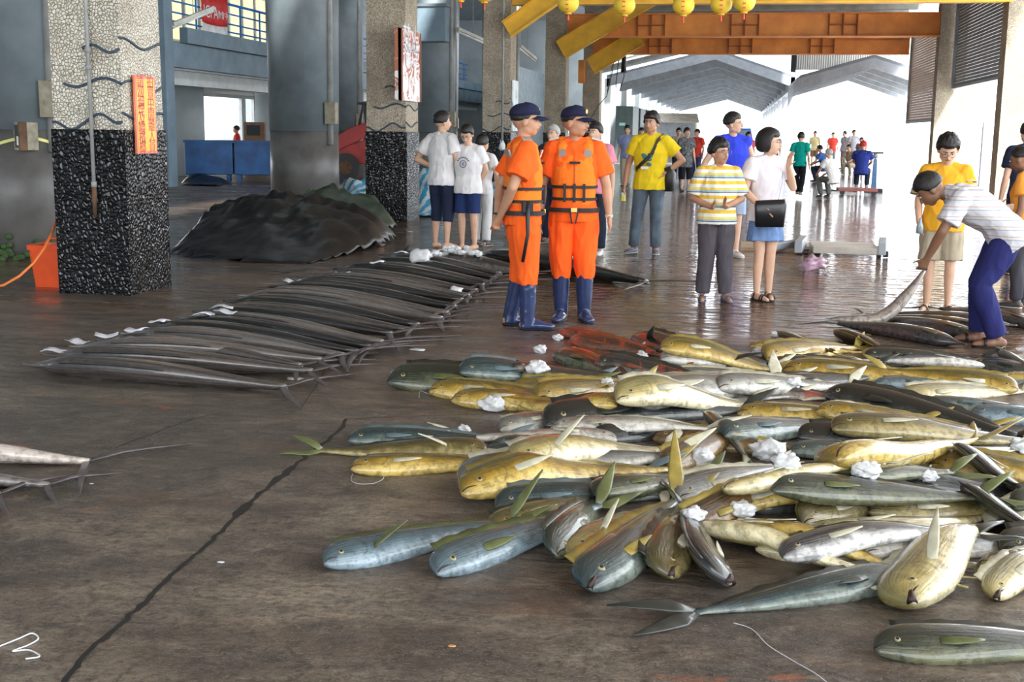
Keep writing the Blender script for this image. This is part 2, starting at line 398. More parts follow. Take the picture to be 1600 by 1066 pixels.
for g_, nme, m_ in ((g, 'red_cloth', mat('banner_red', (.75, .03, .03), .7)), (gw, 'white_cloth', mat('banner_white', (.85, .85, .87), .7))):
    o = g_.obj(nme, m_, bn, smooth=True); sm = o.modifiers.new('s', 'SOLIDIFY'); sm.thickness = .006
text_mesh('lettering', 'UCFA', .5, mat('letter_white', (.9, .9, .9), .6), bn, Matrix.Translation((.035, -.45, .5)) @ MX_SIDE)
text_mesh('lettering', '漁會中心', .26, mat('letter_white', (.9, .9, .9), .6), bn, Matrix.Translation((.035, .65, .48)) @ MX_SIDE)
# fluorescent tube lamps hung out from the parapet
for i, (a_, b_, lab) in enumerate([((270, 38), (333, 12), 'long fluorescent tube lamp sticking out beside the blue railing'), ((715, 45), (762, 66), 'white fluorescent lamp between two round columns'), ((812, 72), (836, 92), 'short white fluorescent lamp left of the long yellow brace')]):
    yy = (26, 33, 36)[i]; p, q = AY(*a_, yy), AY(*b_, yy+1)
    t = empty('tube_lamp', p, 0, lab, 'lamp')
    MB().box(tuple((q-p)/2), ((q-p).length, .12, .08), M=(q-p).to_track_quat('X', 'Z').to_matrix()).obj('batten', mat('dusty_white_metal', (.62, .62, .56), .5), t)
    MB().loft([Vector((0, 0, -.07)), (q-p)+Vector((0, 0, -.07))], [.03, .03], 8).obj('tube', mat('milk_glass', (.85, .88, .85), .2), t, smooth=True)
    MB().loft([(q-p)*.5, (q-p)*.5+Vector((0, 0, 8.2-((p.z+q.z)/2)))], [.012, .012], 6).obj('hanger_rod', M_PIPE, t)

# ---- orange and yellow crane beams
def ibeam(y, z0, z1, x0, x1, m, lab, stiff, th=.34):
    t = empty('crane_beam', ((x0+x1)/2, y, z0), 0, lab, 'beam'); c = (x0+x1)/2; h = z1-z0; hl = (x1-x0)/2
    B2((-hl, -.02, .02), (hl, .02, h-.02)).obj('web', m, t)
    B2((-hl, -th/2, 0), (hl, th/2, .035)).obj('flange', m, t); B2((-hl, -th/2, h-.035), (hl, th/2, h)).obj('flange', m, t)
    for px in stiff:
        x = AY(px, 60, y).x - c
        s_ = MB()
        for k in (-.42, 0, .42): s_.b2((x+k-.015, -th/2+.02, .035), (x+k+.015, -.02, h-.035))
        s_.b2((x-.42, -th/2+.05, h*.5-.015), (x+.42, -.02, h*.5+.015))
        s_.obj('stiffener', mat('grimy_shaded_beam_edge', (.34, .09, .02), .6, vary=.3), t)  # darker orange holds both grime and the shade of the recesses
    return t
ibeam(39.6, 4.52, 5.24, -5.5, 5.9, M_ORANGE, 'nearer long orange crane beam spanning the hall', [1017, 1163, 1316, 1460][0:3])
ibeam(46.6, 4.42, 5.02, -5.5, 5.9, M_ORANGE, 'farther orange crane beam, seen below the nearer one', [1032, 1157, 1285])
ibeam(29.8, 4.54, 5.2, -5.5, 5.9, M_YELLOW, 'yellow beam along the top edge above the lanterns', [])
def brace(a_, b_, y, m, lab, wd=.34):
    p, q = AY(*a_, y), AY(*b_, y); t = empty('diagonal_brace', p, 0, lab, 'brace'); d = q-p; R = d.to_track_quat('X', 'Z').to_matrix()
    c = tuple(d/2)
    MB().box(c, (d.length, .03, wd), M=R).obj('web', m, t)
    for s_ in (-1, 1): MB().box(tuple(d/2+R@Vector((0, 0, s_*wd/2))), (d.length, .2, .03), M=R).obj('flange', m, t)
brace((792, 46), (915, -41), 29.4, M_YELLOW, 'yellow diagonal brace leaving the third pillar', .40)
brace((876, 78), (1055, -29), 39.2, M_YELLOW, 'long yellow diagonal brace rising right from behind the navy caps', .60)
brace((923, 104), (1000, 57), 45.8, M_YELLOW, 'short yellow brace under the farther orange beam', .62)
brace((862, 8), (915, 50), 40.2, M_ORANGE, 'orange brace descending behind the long yellow one', .4)
# small orange hook block and chains
p = AY(975, 92, 46.6); t = empty('chain_hoist', p, 0, 'dark chain hoist hanging under the orange beams', 'hoist')
MB().loft([(0, 0, .2), (0, 0, -.5)], [.07, .11], 10).obj('hoist_body', M_BLACK, t, smooth=True); MB().loft([(0, 0, .2), (0, 0, 1.6)], [.015, .015], 6).obj('chain', M_BLACK, t)
ps = [(-.25+.55*math.sin(k/12*PI)**1, 0, 1.2-2.6*math.sin(k/12*PI)) for k in range(13)]
MB().loft([(-.2-.05*k, 0, 1.2-.3*k) for k in range(9)], [.012]*9, 5).obj('cable', M_BLACK, t)
p = AY(909, 112, 49.1); t = empty('orange_bracket', p, 0, 'small orange bracket fixed to the far grit pillar', 'bracket')
MB().b2((-.13, -.12, -.45), (.13, .1, .45)).obj('bracket_plate', M_ORANGE, t, bevel=.02)

# roof trusses above the beams (purlins seen through)
M_PURL = mat('pale_purlin', (.42, .43, .40), .6)
for k in range(10): struct(B2((-5.6, 30.5+k*2.4, 5.85), (5.9, 30.75+k*2.4, 6.1)).obj('trim_7', M_PURL))
for k in range(5): struct(B2((-5+k*2.5, 30, 6.1), (-4.8+k*2.5, 56, 6.3)).obj('trim_8', M_DARK))

# ---- right side pillars, shutters
RP = [1.0, 10.4, 20.1, 29.7, 39.4, 49.2]
for i, y in enumerate(RP[3:5]):
    r = empty('square_pillar', (6.25, y+.3, 0), 0, ['square grit pillar at the right frame edge beside the big shutter', 'square grit pillar at the right end of the orange beam'][i], 'pillar')
    B2((-.4, -.3, 0), (.4, .35, 7)).obj('shaft', M_PEB_G, r)
    B2((-.46, -.34, 6.2), (.46, .4, 6.5)).obj('capital', M_PEB_G, r)
def shutter(y0, y1, z0, z1, lab, x=6.35, m=None):
    t = empty('roller_shutter', (x, (y0+y1)/2, z0), 0, lab, 'shutter'); g = MB(); h = z1-z0; n_ = int(h/.09); hl = (y1-y0)/2
    for k in range(n_):
        z = k*.09; g.add([(0, -hl, z), (0, hl, z), (-.03, -hl, z+.03), (-.03, hl, z+.03), (-.03, -hl, z+.06), (-.03, hl, z+.06), (0, -hl, z+.088), (0, hl, z+.088)], [(0, 1, 3, 2), (2, 3, 5, 4), (4, 5, 7, 6)])
    o = g.obj('slat_curtain', m or M_STEEL, t); o.modifiers.new('s', 'SOLIDIFY').thickness = .004
    B2((-.06, -hl, -.08), (.04, hl, 0)).obj('bottom_bar', M_STEEL, t)
    B2((-.1, -hl-.1, -.1), (.06, -hl, h)).obj('guide_rail', M_STEEL, t); B2((-.1, hl, -.1), (.06, hl+.1, h)).obj('guide_rail', M_STEEL, t)
shutter(30.2, 39.2, 3.05, 7.0, 'large grey roller shutter half lowered at upper right')
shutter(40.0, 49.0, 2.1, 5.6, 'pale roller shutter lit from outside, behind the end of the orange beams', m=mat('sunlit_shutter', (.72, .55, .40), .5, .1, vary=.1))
p = G(1536, 292); t = empty('steel_post', p, 0, 'narrow grey steel post standing alone outside at right', 'post')
B2((-.14, -.1, 0), (.14, .1, 2.0)).obj('post_shaft', mat('grey_violet_steel', (.22, .21, .30), .5), t)

# ---- far hall with gable roof
XR = AY(1112, 205, 100).x
def gable_roof(name, yy0, yy1, xl, xc, xr, ze, zr, frames, m):
    g = MB(); g.prism([(xl, yy0, ze), (xc, yy0, zr), (xr, yy0, ze), (xr, yy0, ze+.12), (xc, yy0, zr+.12), (xl, yy0, ze+.12)], (0, yy1-yy0, 0))
    struct(g.obj(name, m))
    for k in range(frames):
        y = yy0+(yy1-yy0)*k/(frames-1) if frames > 1 else yy0
        f = MB(); f.prism([(xl, y, ze), (xc, y, zr), (xr, y, ze), (xr, y, ze-.45), (xc, y, zr-.4), (xl, y, ze-.45)], (0, .22, 0))
        struct(f.obj('trim_9', M_STEEL))
M_ROOF2 = mat('corrugated_grey_roof', (.20, .22, .25), .55, .1, vary=.15)
gable_roof('ceiling_far', 62, 135, -6.6, -1.3, 2.6, 4.25, 5.55, 11, M_ROOF2)
for k in range(9): # eave posts, right side of the far hall
    struct(B2((2.45, 66+k*8.6, 0), (2.75, 66.4+k*8.6, 4.2)).obj('trim_10', M_STEEL))
for k in range(9):
    struct(B2((-6.7, 62+k*9, 0), (-6.4, 62.4+k*9, 4.2)).obj('trim_11', M_WHITE))
struct(B2((2.4, 62, 3.7), (2.8, 135, 4.3)).obj('trim_12', M_STEEL))
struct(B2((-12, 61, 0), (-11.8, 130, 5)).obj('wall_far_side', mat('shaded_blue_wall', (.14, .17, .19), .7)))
# second, smaller canopy to the right with its own gable
gable_roof('ceiling_canopy', 50.5, 62, 2.3, 5.1, 7.6, 3.75, 4.55, 5, M_ROOF2)
struct(B2((7.45, 50.3, 0), (7.65, 50.5, 4.5)).obj('trim_13', mat('dark_post_paint', (.07, .07, .08), .5)))
# translucent white sheeting between the orange beam and the canopy
M_SHEET = mat('translucent_sheeting', (.86, .86, .83), .5, vary=.05, trans=.0)
g = MB()
for k in range(60):
    x = 2.2+k*.095; g.add([(x, 55, 4.3), (x+.05, 54.96, 4.3), (x+.095, 55, 4.3), (x, 55, 6.6), (x+.05, 54.96, 6.6), (x+.095, 55, 6.6)], [(0, 1, 4, 3), (1, 2, 5, 4)])
o = g.obj('wall_sheeting', M_SHEET); struct(o); o.modifiers.new('s', 'SOLIDIFY').thickness = .01
struct(B2((2.1, 54.9, 4.2), (2.3, 55.05, 6.8)).obj('trim_14', M_DARK))
struct(MB().prism([(-6.8, 60.5, 4.36), (-1.3, 60.5, 5.68), (2.7, 60.5, 4.4), (2.7, 60.5, 7.2), (-6.8, 60.5, 7.2)], (0, .2, 0)).obj('wall_gable', mat('gable_sheeting', (.33, .35, .36), .6)))
for z_ in (0, .42): struct(MB().prism([(-6.6, 60.2, 4.7+z_), (-1.3, 60.2, 5.95+z_), (-1.3, 60.2, 6.03+z_), (-6.6, 60.2, 4.78+z_)], (0, .25, 0)).obj('trim_15', M_PURL))
for k in range(9): struct(MB().prism([(-6.1+k*.52, 60.4, 5.02+k*.122), (-5.7+k*.52, 60.4, 5.11+k*.122), (-5.7+k*.52, 60.4, 5.23+k*.122), (-6.1+k*.52, 60.4, 5.14+k*.122)], (0, .08, 0)).obj('window_3', mat('bright_skylight', (.8, .83, .85), .4, emit=((.9, .95, 1), .7))))

# ================================================================ FISH
def fish_mat(name, back, side, belly, spot=None, rough=.24, blotch=None, spots_scale=75):
    """pigment follows the fish's own UV: u from snout to tail, v from back (0) to belly (1)"""
    q = N(name); u, v_, _ = q.xyz(q.tc.outputs['UV']); n1 = q.noise(q.co('UV', (9, 2.5, 1)), 1.0, 5, .6); oi = q.t.nodes.new('ShaderNodeObjectInfo').outputs['Random']
    n2 = q.noise(q.co('Object'), 26, 4, .6)
    ob = q.co('Object'); nb = q.noise(ob, 4.5, 5, .6, .5)
    vv = q.math('ADD', v_, q.math('MULTIPLY_ADD', n1, .40, -.20)); vv = q.math('ADD', vv, q.math('MULTIPLY_ADD', n2, .16, -.08))
    vv = q.math('ADD', vv, q.math('MULTIPLY_ADD', oi, .16, -.08)); vv = q.math('ADD', vv, q.math('MULTIPLY_ADD', nb, .9, -.50))
    col = q.ramp(vv, [(.24, back), (.42, tuple(a*.6+b*.4 for a, b in zip(back, side))), (.58, side), (.84, belly)])
    if spot:
        s_ = q.voro(ob, spots_scale); col = q.mix(q.math('MULTIPLY', q.ramp(s_, [(.12, 1.), (.30, 0.)]), .32), col, spot)
    # head darker and plainer than the flank; curved edge of the gill plate on the side only
    col = q.mix(q.math('MULTIPLY', q.ramp(u, [(.03, 1.), (.20, 0.)]), .45), col, tuple((a+b)*.5 for a, b in zip(back, side)))
    gl = q.math('ABSOLUTE', q.math('SUBTRACT', u, q.math('MULTIPLY_ADD', q.math('POWER', q.math('ABSOLUTE', q.math('SUBTRACT', v_, .55)), 2.), -.45, .205)))
    gm = q.math('MULTIPLY', q.ramp(gl, [(.001, 1.), (.008, 0.)]), q.ramp(v_, [(.28, 0.), (.36, .55), (.80, .5), (.88, 0.)]))
    col = q.mix(gm, col, tuple(c*.3 for c in back))
    col = q.mix(q.math('MULTIPLY', q.ramp(n2, [(.46, 0.), (.62, 1.)]), .6), col, tuple(c*.30 for c in side))
    ln = q.ramp(q.noise(q.co('UV', (2.2, 24, 1)), 1.0, 4), [(.45, 0.), (.66, 1.)])
    col = q.mix(q.math('MULTIPLY', ln, .14), col, tuple(min(1, c*1.2) for c in belly))
    if blotch: col = q.mix(q.ramp(q.noise(ob, 4.2, 6, .7, .8), [(.53, 0.), (.57, .8)]), col, blotch)
    q.set(Base_Color=col, Roughness=rough); q.b.inputs['Specular IOR Level'].default_value = .6
    q.b.inputs['Coat Weight'].default_value = .8; q.b.inputs['Coat Roughness'].default_value = .07
    b = q.bump(q.noise(q.co('UV', (5, 9, 1)), 1.6, 5, .62, .4), .5, .012); b = q.bump(q.noise(q.co('Object'), 38, 4, .6), .3, .004, b); q.bump(q.voro(q.co('Object'), 230), .2, .002, b)
    return q.m
RED = (.42, .05, .02)
FM = {
 'gold': fish_mat('skin_gold', (.055, .05, .012), (.40, .24, .022), (.74, .55, .17), (.06, .05, .015)),
 'cream': fish_mat('skin_cream', (.12, .11, .035), (.50, .39, .13), (.86, .78, .52)),
 'white': fish_mat('skin_white', (.10, .10, .095), (.46, .43, .37), (.80, .77, .70)),
 'silver': fish_mat('skin_silver', (.055, .06, .062), (.26, .26, .23), (.60, .58, .50)),
 'dark': fish_mat('skin_dark', (.006, .008, .008), (.016, .021, .020), (.075, .08, .075)),
 'green': fish_mat('skin_green', (.010, .016, .012), (.030, .044, .030), (.15, .155, .085), (.05, .085, .06)),
 'olive': fish_mat('skin_olive', (.035, .035, .012), (.15, .115, .03), (.45, .37, .16), (.03, .03, .012)),
 'teal': fish_mat('skin_teal', (.008, .02, .024), (.028, .070, .078), (.22, .26, .22), (.08, .20, .24)),
 'blue': fish_mat('skin_blue', (.045, .07, .08), (.085, .145, .175), (.32, .42, .48), (.04, .12, .14)),
 'pied': fish_mat('skin_pied', (.010, .011, .012), (.06, .06, .065), (.80, .80, .78)),
 'red': fish_mat('skin_red', (.04, .022, .015), (.09, .03, .018), (.20, .09, .05), None, .3, (.40, .05, .02)),
 'stain': fish_mat('skin_stained', (.010, .012, .012), (.03, .03, .028), (.30, .27, .23), None, .26, (.30, .04, .02)),
 'brown': fish_mat('skin_brown', (.035, .022, .010), (.16, .08, .022), (.34, .22, .08)),
 'sail': fish_mat('skin_sailfish', (.045, .038, .036), (.23, .185, .165), (.46, .40, .35)),
 'sail_d': fish_mat('skin_dark_sailfish', (.010, .010, .012), (.05, .044, .045), (.18, .16, .15), rough=.2),
 'tuna': fish_mat('skin_black_tuna', (.006, .006, .008), (.014, .014, .017), (.05, .047, .05), rough=.16),
 'sail_l': fish_mat('skin_pale_sailfish', (.09, .078, .072), (.40, .34, .30), (.66, .58, .52)),
}
FIN = {k: mat('fin_'+k, c, .4, vary=.4, vscale=12, coat=.4) for k, c in dict(gold=(.34, .26, .06), dark=(.03, .035, .03), pale=(.62, .60, .45), green=(.12, .14, .05), sail=(.075, .06, .062), blue=(.14, .2, .22), red=(.25, .07, .03)).items()}
FINOF = dict(gold='gold', cream='pale', white='pale', silver='pale', dark='dark', green='green', olive='green', teal='blue', blue='blue', pied='dark', red='red', stain='red', brown='gold', sail='sail', sail_d='sail', sail_l='sail', tuna='dark')
M_EYE = mat('fish_eye_dark', (.01, .01, .01), .08); M_EYER = mat('fish_eye_ring', (.34, .29, .15), .25); M_MOUTH = mat('fish_mouth_dark', (.03, .012, .010), .5)

class HM:
    """height of what already lies on the floor"""
    def __init__(s, x0, y0, x1, y1, d=.025):
        s.x0, s.y0, s.d = x0, y0, d; s.nx, s.ny = int((x1-x0)/d), int((y1-y0)/d); s.h = np.zeros((s.nx, s.ny))
        s.X, s.Y = np.meshgrid(x0+d*(np.arange(s.nx)+.5), y0+d*(np.arange(s.ny)+.5), indexing='ij')
    def win(s, x, y, r):
        i0, i1 = int((x-r-s.x0)/s.d), int((x+r-s.x0)/s.d)+2; j0, j1 = int((y-r-s.y0)/s.d), int((y+r-s.y0)/s.d)+2
        i0, j0 = max(0, min(i0, s.nx-2)), max(0, min(j0, s.ny-2)); i1, j1 = max(i0+1, min(i1, s.nx)), max(j0+1, min(j1, s.ny)); return slice(i0, i1), slice(j0, j1)
    def req(s, x, y, a, b):
        w_ = s.win(x, y, a); r2 = ((s.X[w_]-x)**2+(s.Y[w_]-y)**2)/(a*a); m = r2 < 1
        if not m.any(): return b
        return float((s.h[w_] + b*np.sqrt(np.clip(1-r2, 0, 1)))[m].max())
    def put(s, x, y, z, a, b):
        w_ = s.win(x, y, a); r2 = ((s.X[w_]-x)**2+(s.Y[w_]-y)**2)/(a*a)
        t = np.where(r2 < 1, z + b*np.sqrt(np.clip(1-r2, 0, 1)), 0); s.h[w_] = np.maximum(s.h[w_], t)
HMAP = HM(-9, 2, 8, 15)

MAHI = dict(t=[0, .012, .035, .07, .12, .2, .32, .45, .6, .75, .87, .95, 1.0],
            a=[.014, .045, .070, .090, .106, .114, .112, .100, .080, .056, .034, .022, .024],
            b=[.008, .022, .036, .046, .053, .058, .057, .051, .040, .028, .018, .013, .010],
            o=[-.020, -.004, .008, .014, .012, .004, 0, 0, 0, 0, 0, 0, 0])
SAIL = dict(t=[0, .04, .08, .12, .17, .25, .36, .5, .65, .8, .9, .96, 1.0],
            a=[.004, .007, .013, .030, .046, .055, .057, .053, .046, .034, .024, .016, .015],
            b=[.004, .006, .012, .022, .030, .036, .038, .036, .031, .022, .015, .012, .009],
            o=[.004, .004, .002, 0, 0, 0, 0, 0, 0, 0, 0, 0, 0])
def spl(tbl, key, t): return float(np.interp(t, tbl['t'], tbl[key]))

def hit(px, py, a, b):
    """first point along the line of sight that rests on what lies there"""
    z = .60
    while z > b:
        p = G(px, py, z)
        if HMAP.req(p.x, p.y, a, b) >= z: return p
        z -= .01
    return G(px, py, b)
def fish(name, head, tail, kind='gold', label='', group=None, cat='fish', bend=0., sig=0., dv=1, roll=0., pec=None, prof=MAHI, fat=1.0, minlen=.72, lvz=None,
         fins=True, tailfin=1.0, fork=1.0, curve=None, drape=True, drag=True, tailyaw=0., mouth=.0, zoff=0., slack=.045, lay=None, eye=True, ns=26, dark=None, tailup=0.):
    """a fish lying on its side. head / tail (root of the tail fin) are where they show in the photo; the body drapes over what lies below"""
    hz = tz = .06; hf = math.sqrt(math.cos(roll)**2 + (1.75*math.sin(roll))**2)
    for it in range(1):
        if not drape or lay is not None: hp, tp = G(*head, hz), G(*tail, tz)
        else:
            l0 = (G(*head).xy-G(*tail).xy).length; l0 = max(l0, minlen)*fat
            hp, tp = hit(*head, .07*l0, .045*l0*hf), hit(*tail, .03*l0, .02*l0)
        h2, t2 = hp.xy, tp.xy; d = t2-h2; L = d.length
        if L < minlen: t2 = h2 + d.normalized()*minlen; d = t2-h2; L = minlen
        dn = d.normalized(); pn = Vector((-dn.y, dn.x))
        if pn.y < 0 or (abs(pn.y) < .05 and pn.x < 0): pn = -pn     # pn points away from the camera
        P = []
        for k in range(ns+1):
            t = k/ns; q = h2 + d*t + pn*L*(bend*math.sin(PI*t) + sig*math.sin(2*PI*t)); P.append(q)
        if drape:
            z = []
            for k, q in enumerate(P):
                t = k/ns; z.append(HMAP.req(q.x, q.y, max(.02, spl(prof, 'a', t)*L*fat*.5), spl(prof, 'b', t)*L*fat*hf))
            z = np.array(z)
            if lay is not None: z = np.array([spl(prof, 'b', k/ns)*L*fat + .003 + lay for k in range(ns+1)])
            rq = z.copy()
            for j in range(26):
                zz = np.convolve(np.pad(z, 2, 'edge'), [.1, .22, .36, .22, .1], 'valid'); z = np.maximum(zz, rq-slack)
            for j in range(3): z = np.convolve(np.pad(z, 1, 'edge'), [.25, .5, .25], 'valid')
        else: z = np.array([spl(prof, 'b', k/ns)*L*fat + .003 for k in range(ns+1)])
        hz, tz = float(z[0]), float(z[-1])
    z = z + zoff
    S = [Vector((q.x, q.y, float(zz))) for q, zz in zip(P, z)]
    if curve: S = curve
    if dv < 0: pass
    c0 = S[ns//3].copy(); base = Vector((c0.x, c0.y, 0))
    L = sum((S[i+1]-S[i]).length for i in range(ns))
    root = empty(name, base, 0, label, cat, group)
    endon = abs((S[-1]-S[0]).normalized().x) < .5
    nr = 18; vs = []; uvs = []; fr = []
    for k in range(ns+1):
        t = k/ns; te = t**1.25 if k < ns else 1.0   # more rings near the head
        f = te*ns; i = min(int(f), ns-1); p = S[i].lerp(S[i+1], f-i)
        i0, i1 = max(i-1, 0), min(i+2, ns); T = (S[i1]-S[i0]).normalized()
        D = Vector((-T.y, T.x, 0)).normalized() if abs(T.z) < .95 else Vector((0, 1, 0))
        if D.y*dv < 0: D = -D
        if endon: # fish pointing at the camera: dorsal side left for dv=1
            D = Vector((-1 if dv > 0 else 1, 0, 0)); D = (D - T*D.dot(T)).normalized()
        Nn = T.cross(D); Nn = Nn if Nn.z > 0 else -Nn; Nn.normalize()
        if roll:
            cr, sr = math.cos(roll), math.sin(roll); D, Nn = (D*cr+Nn*sr), (Nn*cr-D*sr)
        a, b, o = spl(prof, 'a', te)*L*fat, spl(prof, 'b', te)*L*fat, spl(prof, 'o', te)*L*fat
        fr.append((te, p, T, D, Nn, a, b, o))
        for j in range(nr):
            th = 2*PI*j/nr; cc, ss = math.cos(th), math.sin(th)
            # slightly flattened flanks
            vs.append(p + D*(cc*a+o) + Nn*(math.copysign(abs(ss)**.85, ss)*b) - base)
    me = bpy.data.meshes.new('body'); n = ns+1
    fs = [(i*nr+j, i*nr+(j+1) % nr, (i+1)*nr+(j+1) % nr, (i+1)*nr+j) for i in range(ns) for j in range(nr)]
    fs += [tuple(range(nr-1, -1, -1)), tuple(ns*nr+j for j in range(nr))]
    me.from_pydata([tuple(v) for v in vs], [], fs)
    uv = me.uv_layers.new(name='UVMap')
    for li, lp in enumerate(me.loops):
        i, j = divmod(lp.vertex_index, nr); uv.data[li].uv = (fr[i][0], .5-.5*math.cos(2*PI*j/nr))
    bm = bmesh.new(); bm.from_mesh(me); bmesh.ops.recalc_face_normals(bm, faces=bm.faces); bm.to_mesh(me); bm.free()
    me.polygons.foreach_set('use_smooth', [True]*len(me.polygons)); me.materials.append(FM[kind])
    o = bpy.data.objects.new('body', me); COL.objects.link(o); o.parent = root
    def at(te):
        for k in range(ns):
            if fr[k+1][0] >= te:
                f = (te-fr[k][0])/max(1e-6, fr[k+1][0]-fr[k][0]); A, B = fr[k], fr[k+1]
                return [A[1].lerp(B[1], f), A[2], A[3], A[4], A[5]+(B[5]-A[5])*f, A[6]+(B[6]-A[6])*f, A[7]+(B[7]-A[7])*f]
        return list(fr[-1][1:])
    fm = FIN[dark or FINOF[kind]]
    # forked tail
    p, T, D, Nn, a, b, of = fr[-1][1:]; g = MB()
    if prof is SAIL:
        D = Vector((-T.y, T.x, 0)).normalized(); Nn = T.cross(D); Nn = Nn if Nn.z > 0 else -Nn
    if tailyaw: T = (T + D*tailyaw).normalized(); D = (D - T*D.dot(T)).normalized()
    tl = L*(.21 if prof is MAHI else .19)*tailfin; ms = MB()
    sp = .40 if prof is MAHI else 1.25
    for s_ in (1, -1):
        ps = [p - base - T*L*.01 + D*s_*a*.2]; rr = [(a*.85, .006)]
        for q in (.25, .5, .75, 1.0):
            pt = p - base + T*tl*q*(1 if prof is MAHI else .8) + D*s_*(a*.4 + tl*sp*fork*q**(.85)) + Nn*.012*math.sin(q*3+s_)
            pt += Vector((0, 0, tl*tailup*q*(1 if s_ > 0 else .4)))
            if (pt.z+base.z) < .010: pt.z = .010-base.z
            ps.append(pt); rr.append((tl*(.17 if prof is MAHI else .075)*(1-q)**.8+.003, .0035 if prof is MAHI else .012*(1.15-q)))
        g.loft(ps, rr, 8, side=D)
    g.obj('tail_fin', fm, root, smooth=True)
    if fins:
        g = MB(); ks = [k for k in range(1, ns) if (.09 if prof is MAHI else .16) < fr[k][0] < (.93 if prof is MAHI else .62)]; V = []
        for k in ks:
            te, p, T, D, Nn, a, b, of = fr[k]; hgt = L*(.034 if prof is MAHI else .008)*min(1, (1.0-te)*3)*(1+.15*math.sin(k*2.1))
            e = p - base + D*(a+of)*.97; tip = e + D*hgt + Nn*.15*hgt
            for q, w_ in ((e, .004), (tip, .0015)): V += [q+Nn*w_, q-Nn*w_]
        m = len(ks)
        for i in range(m-1):
            x, y = i*4, (i+1)*4; g.f += [(x, x+2, y+2, y), (x+1, y+1, y+3, x+3), (x+2, x+3, y+3, y+2)]
        g.v = [tuple(v) for v in V]; g.f += [(0, 1, 3, 2), ((m-1)*4, (m-1)*4+2, (m-1)*4+3, (m-1)*4+1)]
        g.obj('dorsal_fin', FIN['dark'] if kind in ('dark', 'green', 'stain', 'pied', 'sail_d', 'sail', 'olive') else fm, root, smooth=True)
        g = MB(); te = .24 if prof is MAHI else .2
        p, T, D, Nn, a, b, of = at(te); up = 1.0 if pec else .12
        s0 = p - base + Nn*b*.93 - D*a*.25; dirv = (T*.9 + Nn*(1.1 if pec else .10) - D*.12 + (D*.5*pec if pec else D*0)).normalized()
        ln = L*(.15 if prof is MAHI else .10)
        ps = [s0 + dirv*ln*q + T*ln*.35*q*q*(1 if pec else .2) for q in (0, .3, .6, .85, 1)]
        sd = (D+T*.5) if pec else D
        g.loft(ps, [(ln*.13, .006), (ln*.15, .004), (ln*.12, .003), (ln*.06, .003), (.003, .002)], 8, side=sd)
        g.obj('pectoral_fin', FIN['pale'] if kind in ('gold', 'cream', 'white', 'silver', 'olive', 'pied') else fm, root, smooth=True)
    if prof is MAHI and eye:
        p, T, D, Nn, a, b, of = at(.085); r = L*.0100
        c = p - base + D*(of - a*.22) + Nn*b*.93; M = Matrix((T, D, Nn)).transposed()
        MB().ell(c, (r*1.35, r*1.35, r*.5), 12, 6, M).obj('eye', M_EYER, root, smooth=True)
        MB().ell(c+Nn*r*.32, (r*.75, r*.75, r*.35), 10, 6, M).obj('pupil', M_EYE, [x for x in root.children][-1], smooth=True)
        g = MB(); ps = []
        for q in (.003, .025, .045, .06):
            p, T, D, Nn, a, b, of = at(q); ps.append(p - base + D*(of - a*(.30+q*4)) + Nn*b*(.88))
        g.loft(ps, [L*.0035, L*.004, L*.003, L*.001], 6); g.obj('mouth', M_MOUTH, root, smooth=True)
        if mouth:
            g = MB(); ps = []
            for q in (.0, .03, .055):
                p, T, D, Nn, a, b, of = at(q); ps.append(p - base + D*(of - a*.35) + Nn*b*.5)
            g.loft(ps, [(L*.018*mouth, L*.02), (L*.012*mouth, L*.02), (.001, .01)], 8, side=fr[1][3]); g.obj('open_jaw', M_MOUTH, root, smooth=True)
    for te, p, T, D, Nn, a, b, of in fr[::2]:
        if drape: HMAP.put(p.x, p.y, p.z, max(.02, a*.8/hf), b*hf)
    return root

# ---- the sailfish laid in a long row, heads to the left (photo positions, nearest first)
SF = [((34, 566), (446, 600), 'sail', .0), ((66, 553), (488, 577), 'sail', -.004), ((108, 541), (502, 560), 'sail_l', .01), ((150, 528), (470, 566), 'sail', .0),
      ((188, 520), (538, 552), 'sail_l', .012), ((226, 511), (560, 548), 'sail_d', .004), ((252, 503), (580, 538), 'sail_d', .014), ((280, 497), (598, 532), 'sail_l', .010), ((302, 487), (612, 520), 'sail_d', .0),
      ((326, 480), (640, 512), 'sail', .008), ((350, 470), (653, 506), 'sail_d', .008), ((372, 463), (690, 498), 'sail_l', .012), ((396, 456), (700, 487), 'sail_l', .0), ((420, 448), (712, 478), 'sail_d', .006), ((446, 441), (722, 468), 'sail_d', .0),
      ((468, 435), (734, 460), 'sail_l', .01), ((492, 428), (745, 452), 'sail', .0), ((520, 421), (756, 445), 'sail_d', .006), ((545, 415), (765, 438), 'sail', .0), ((572, 409), (774, 432), 'sail_d', .004), ((596, 404), (782, 426), 'sail', .006)]
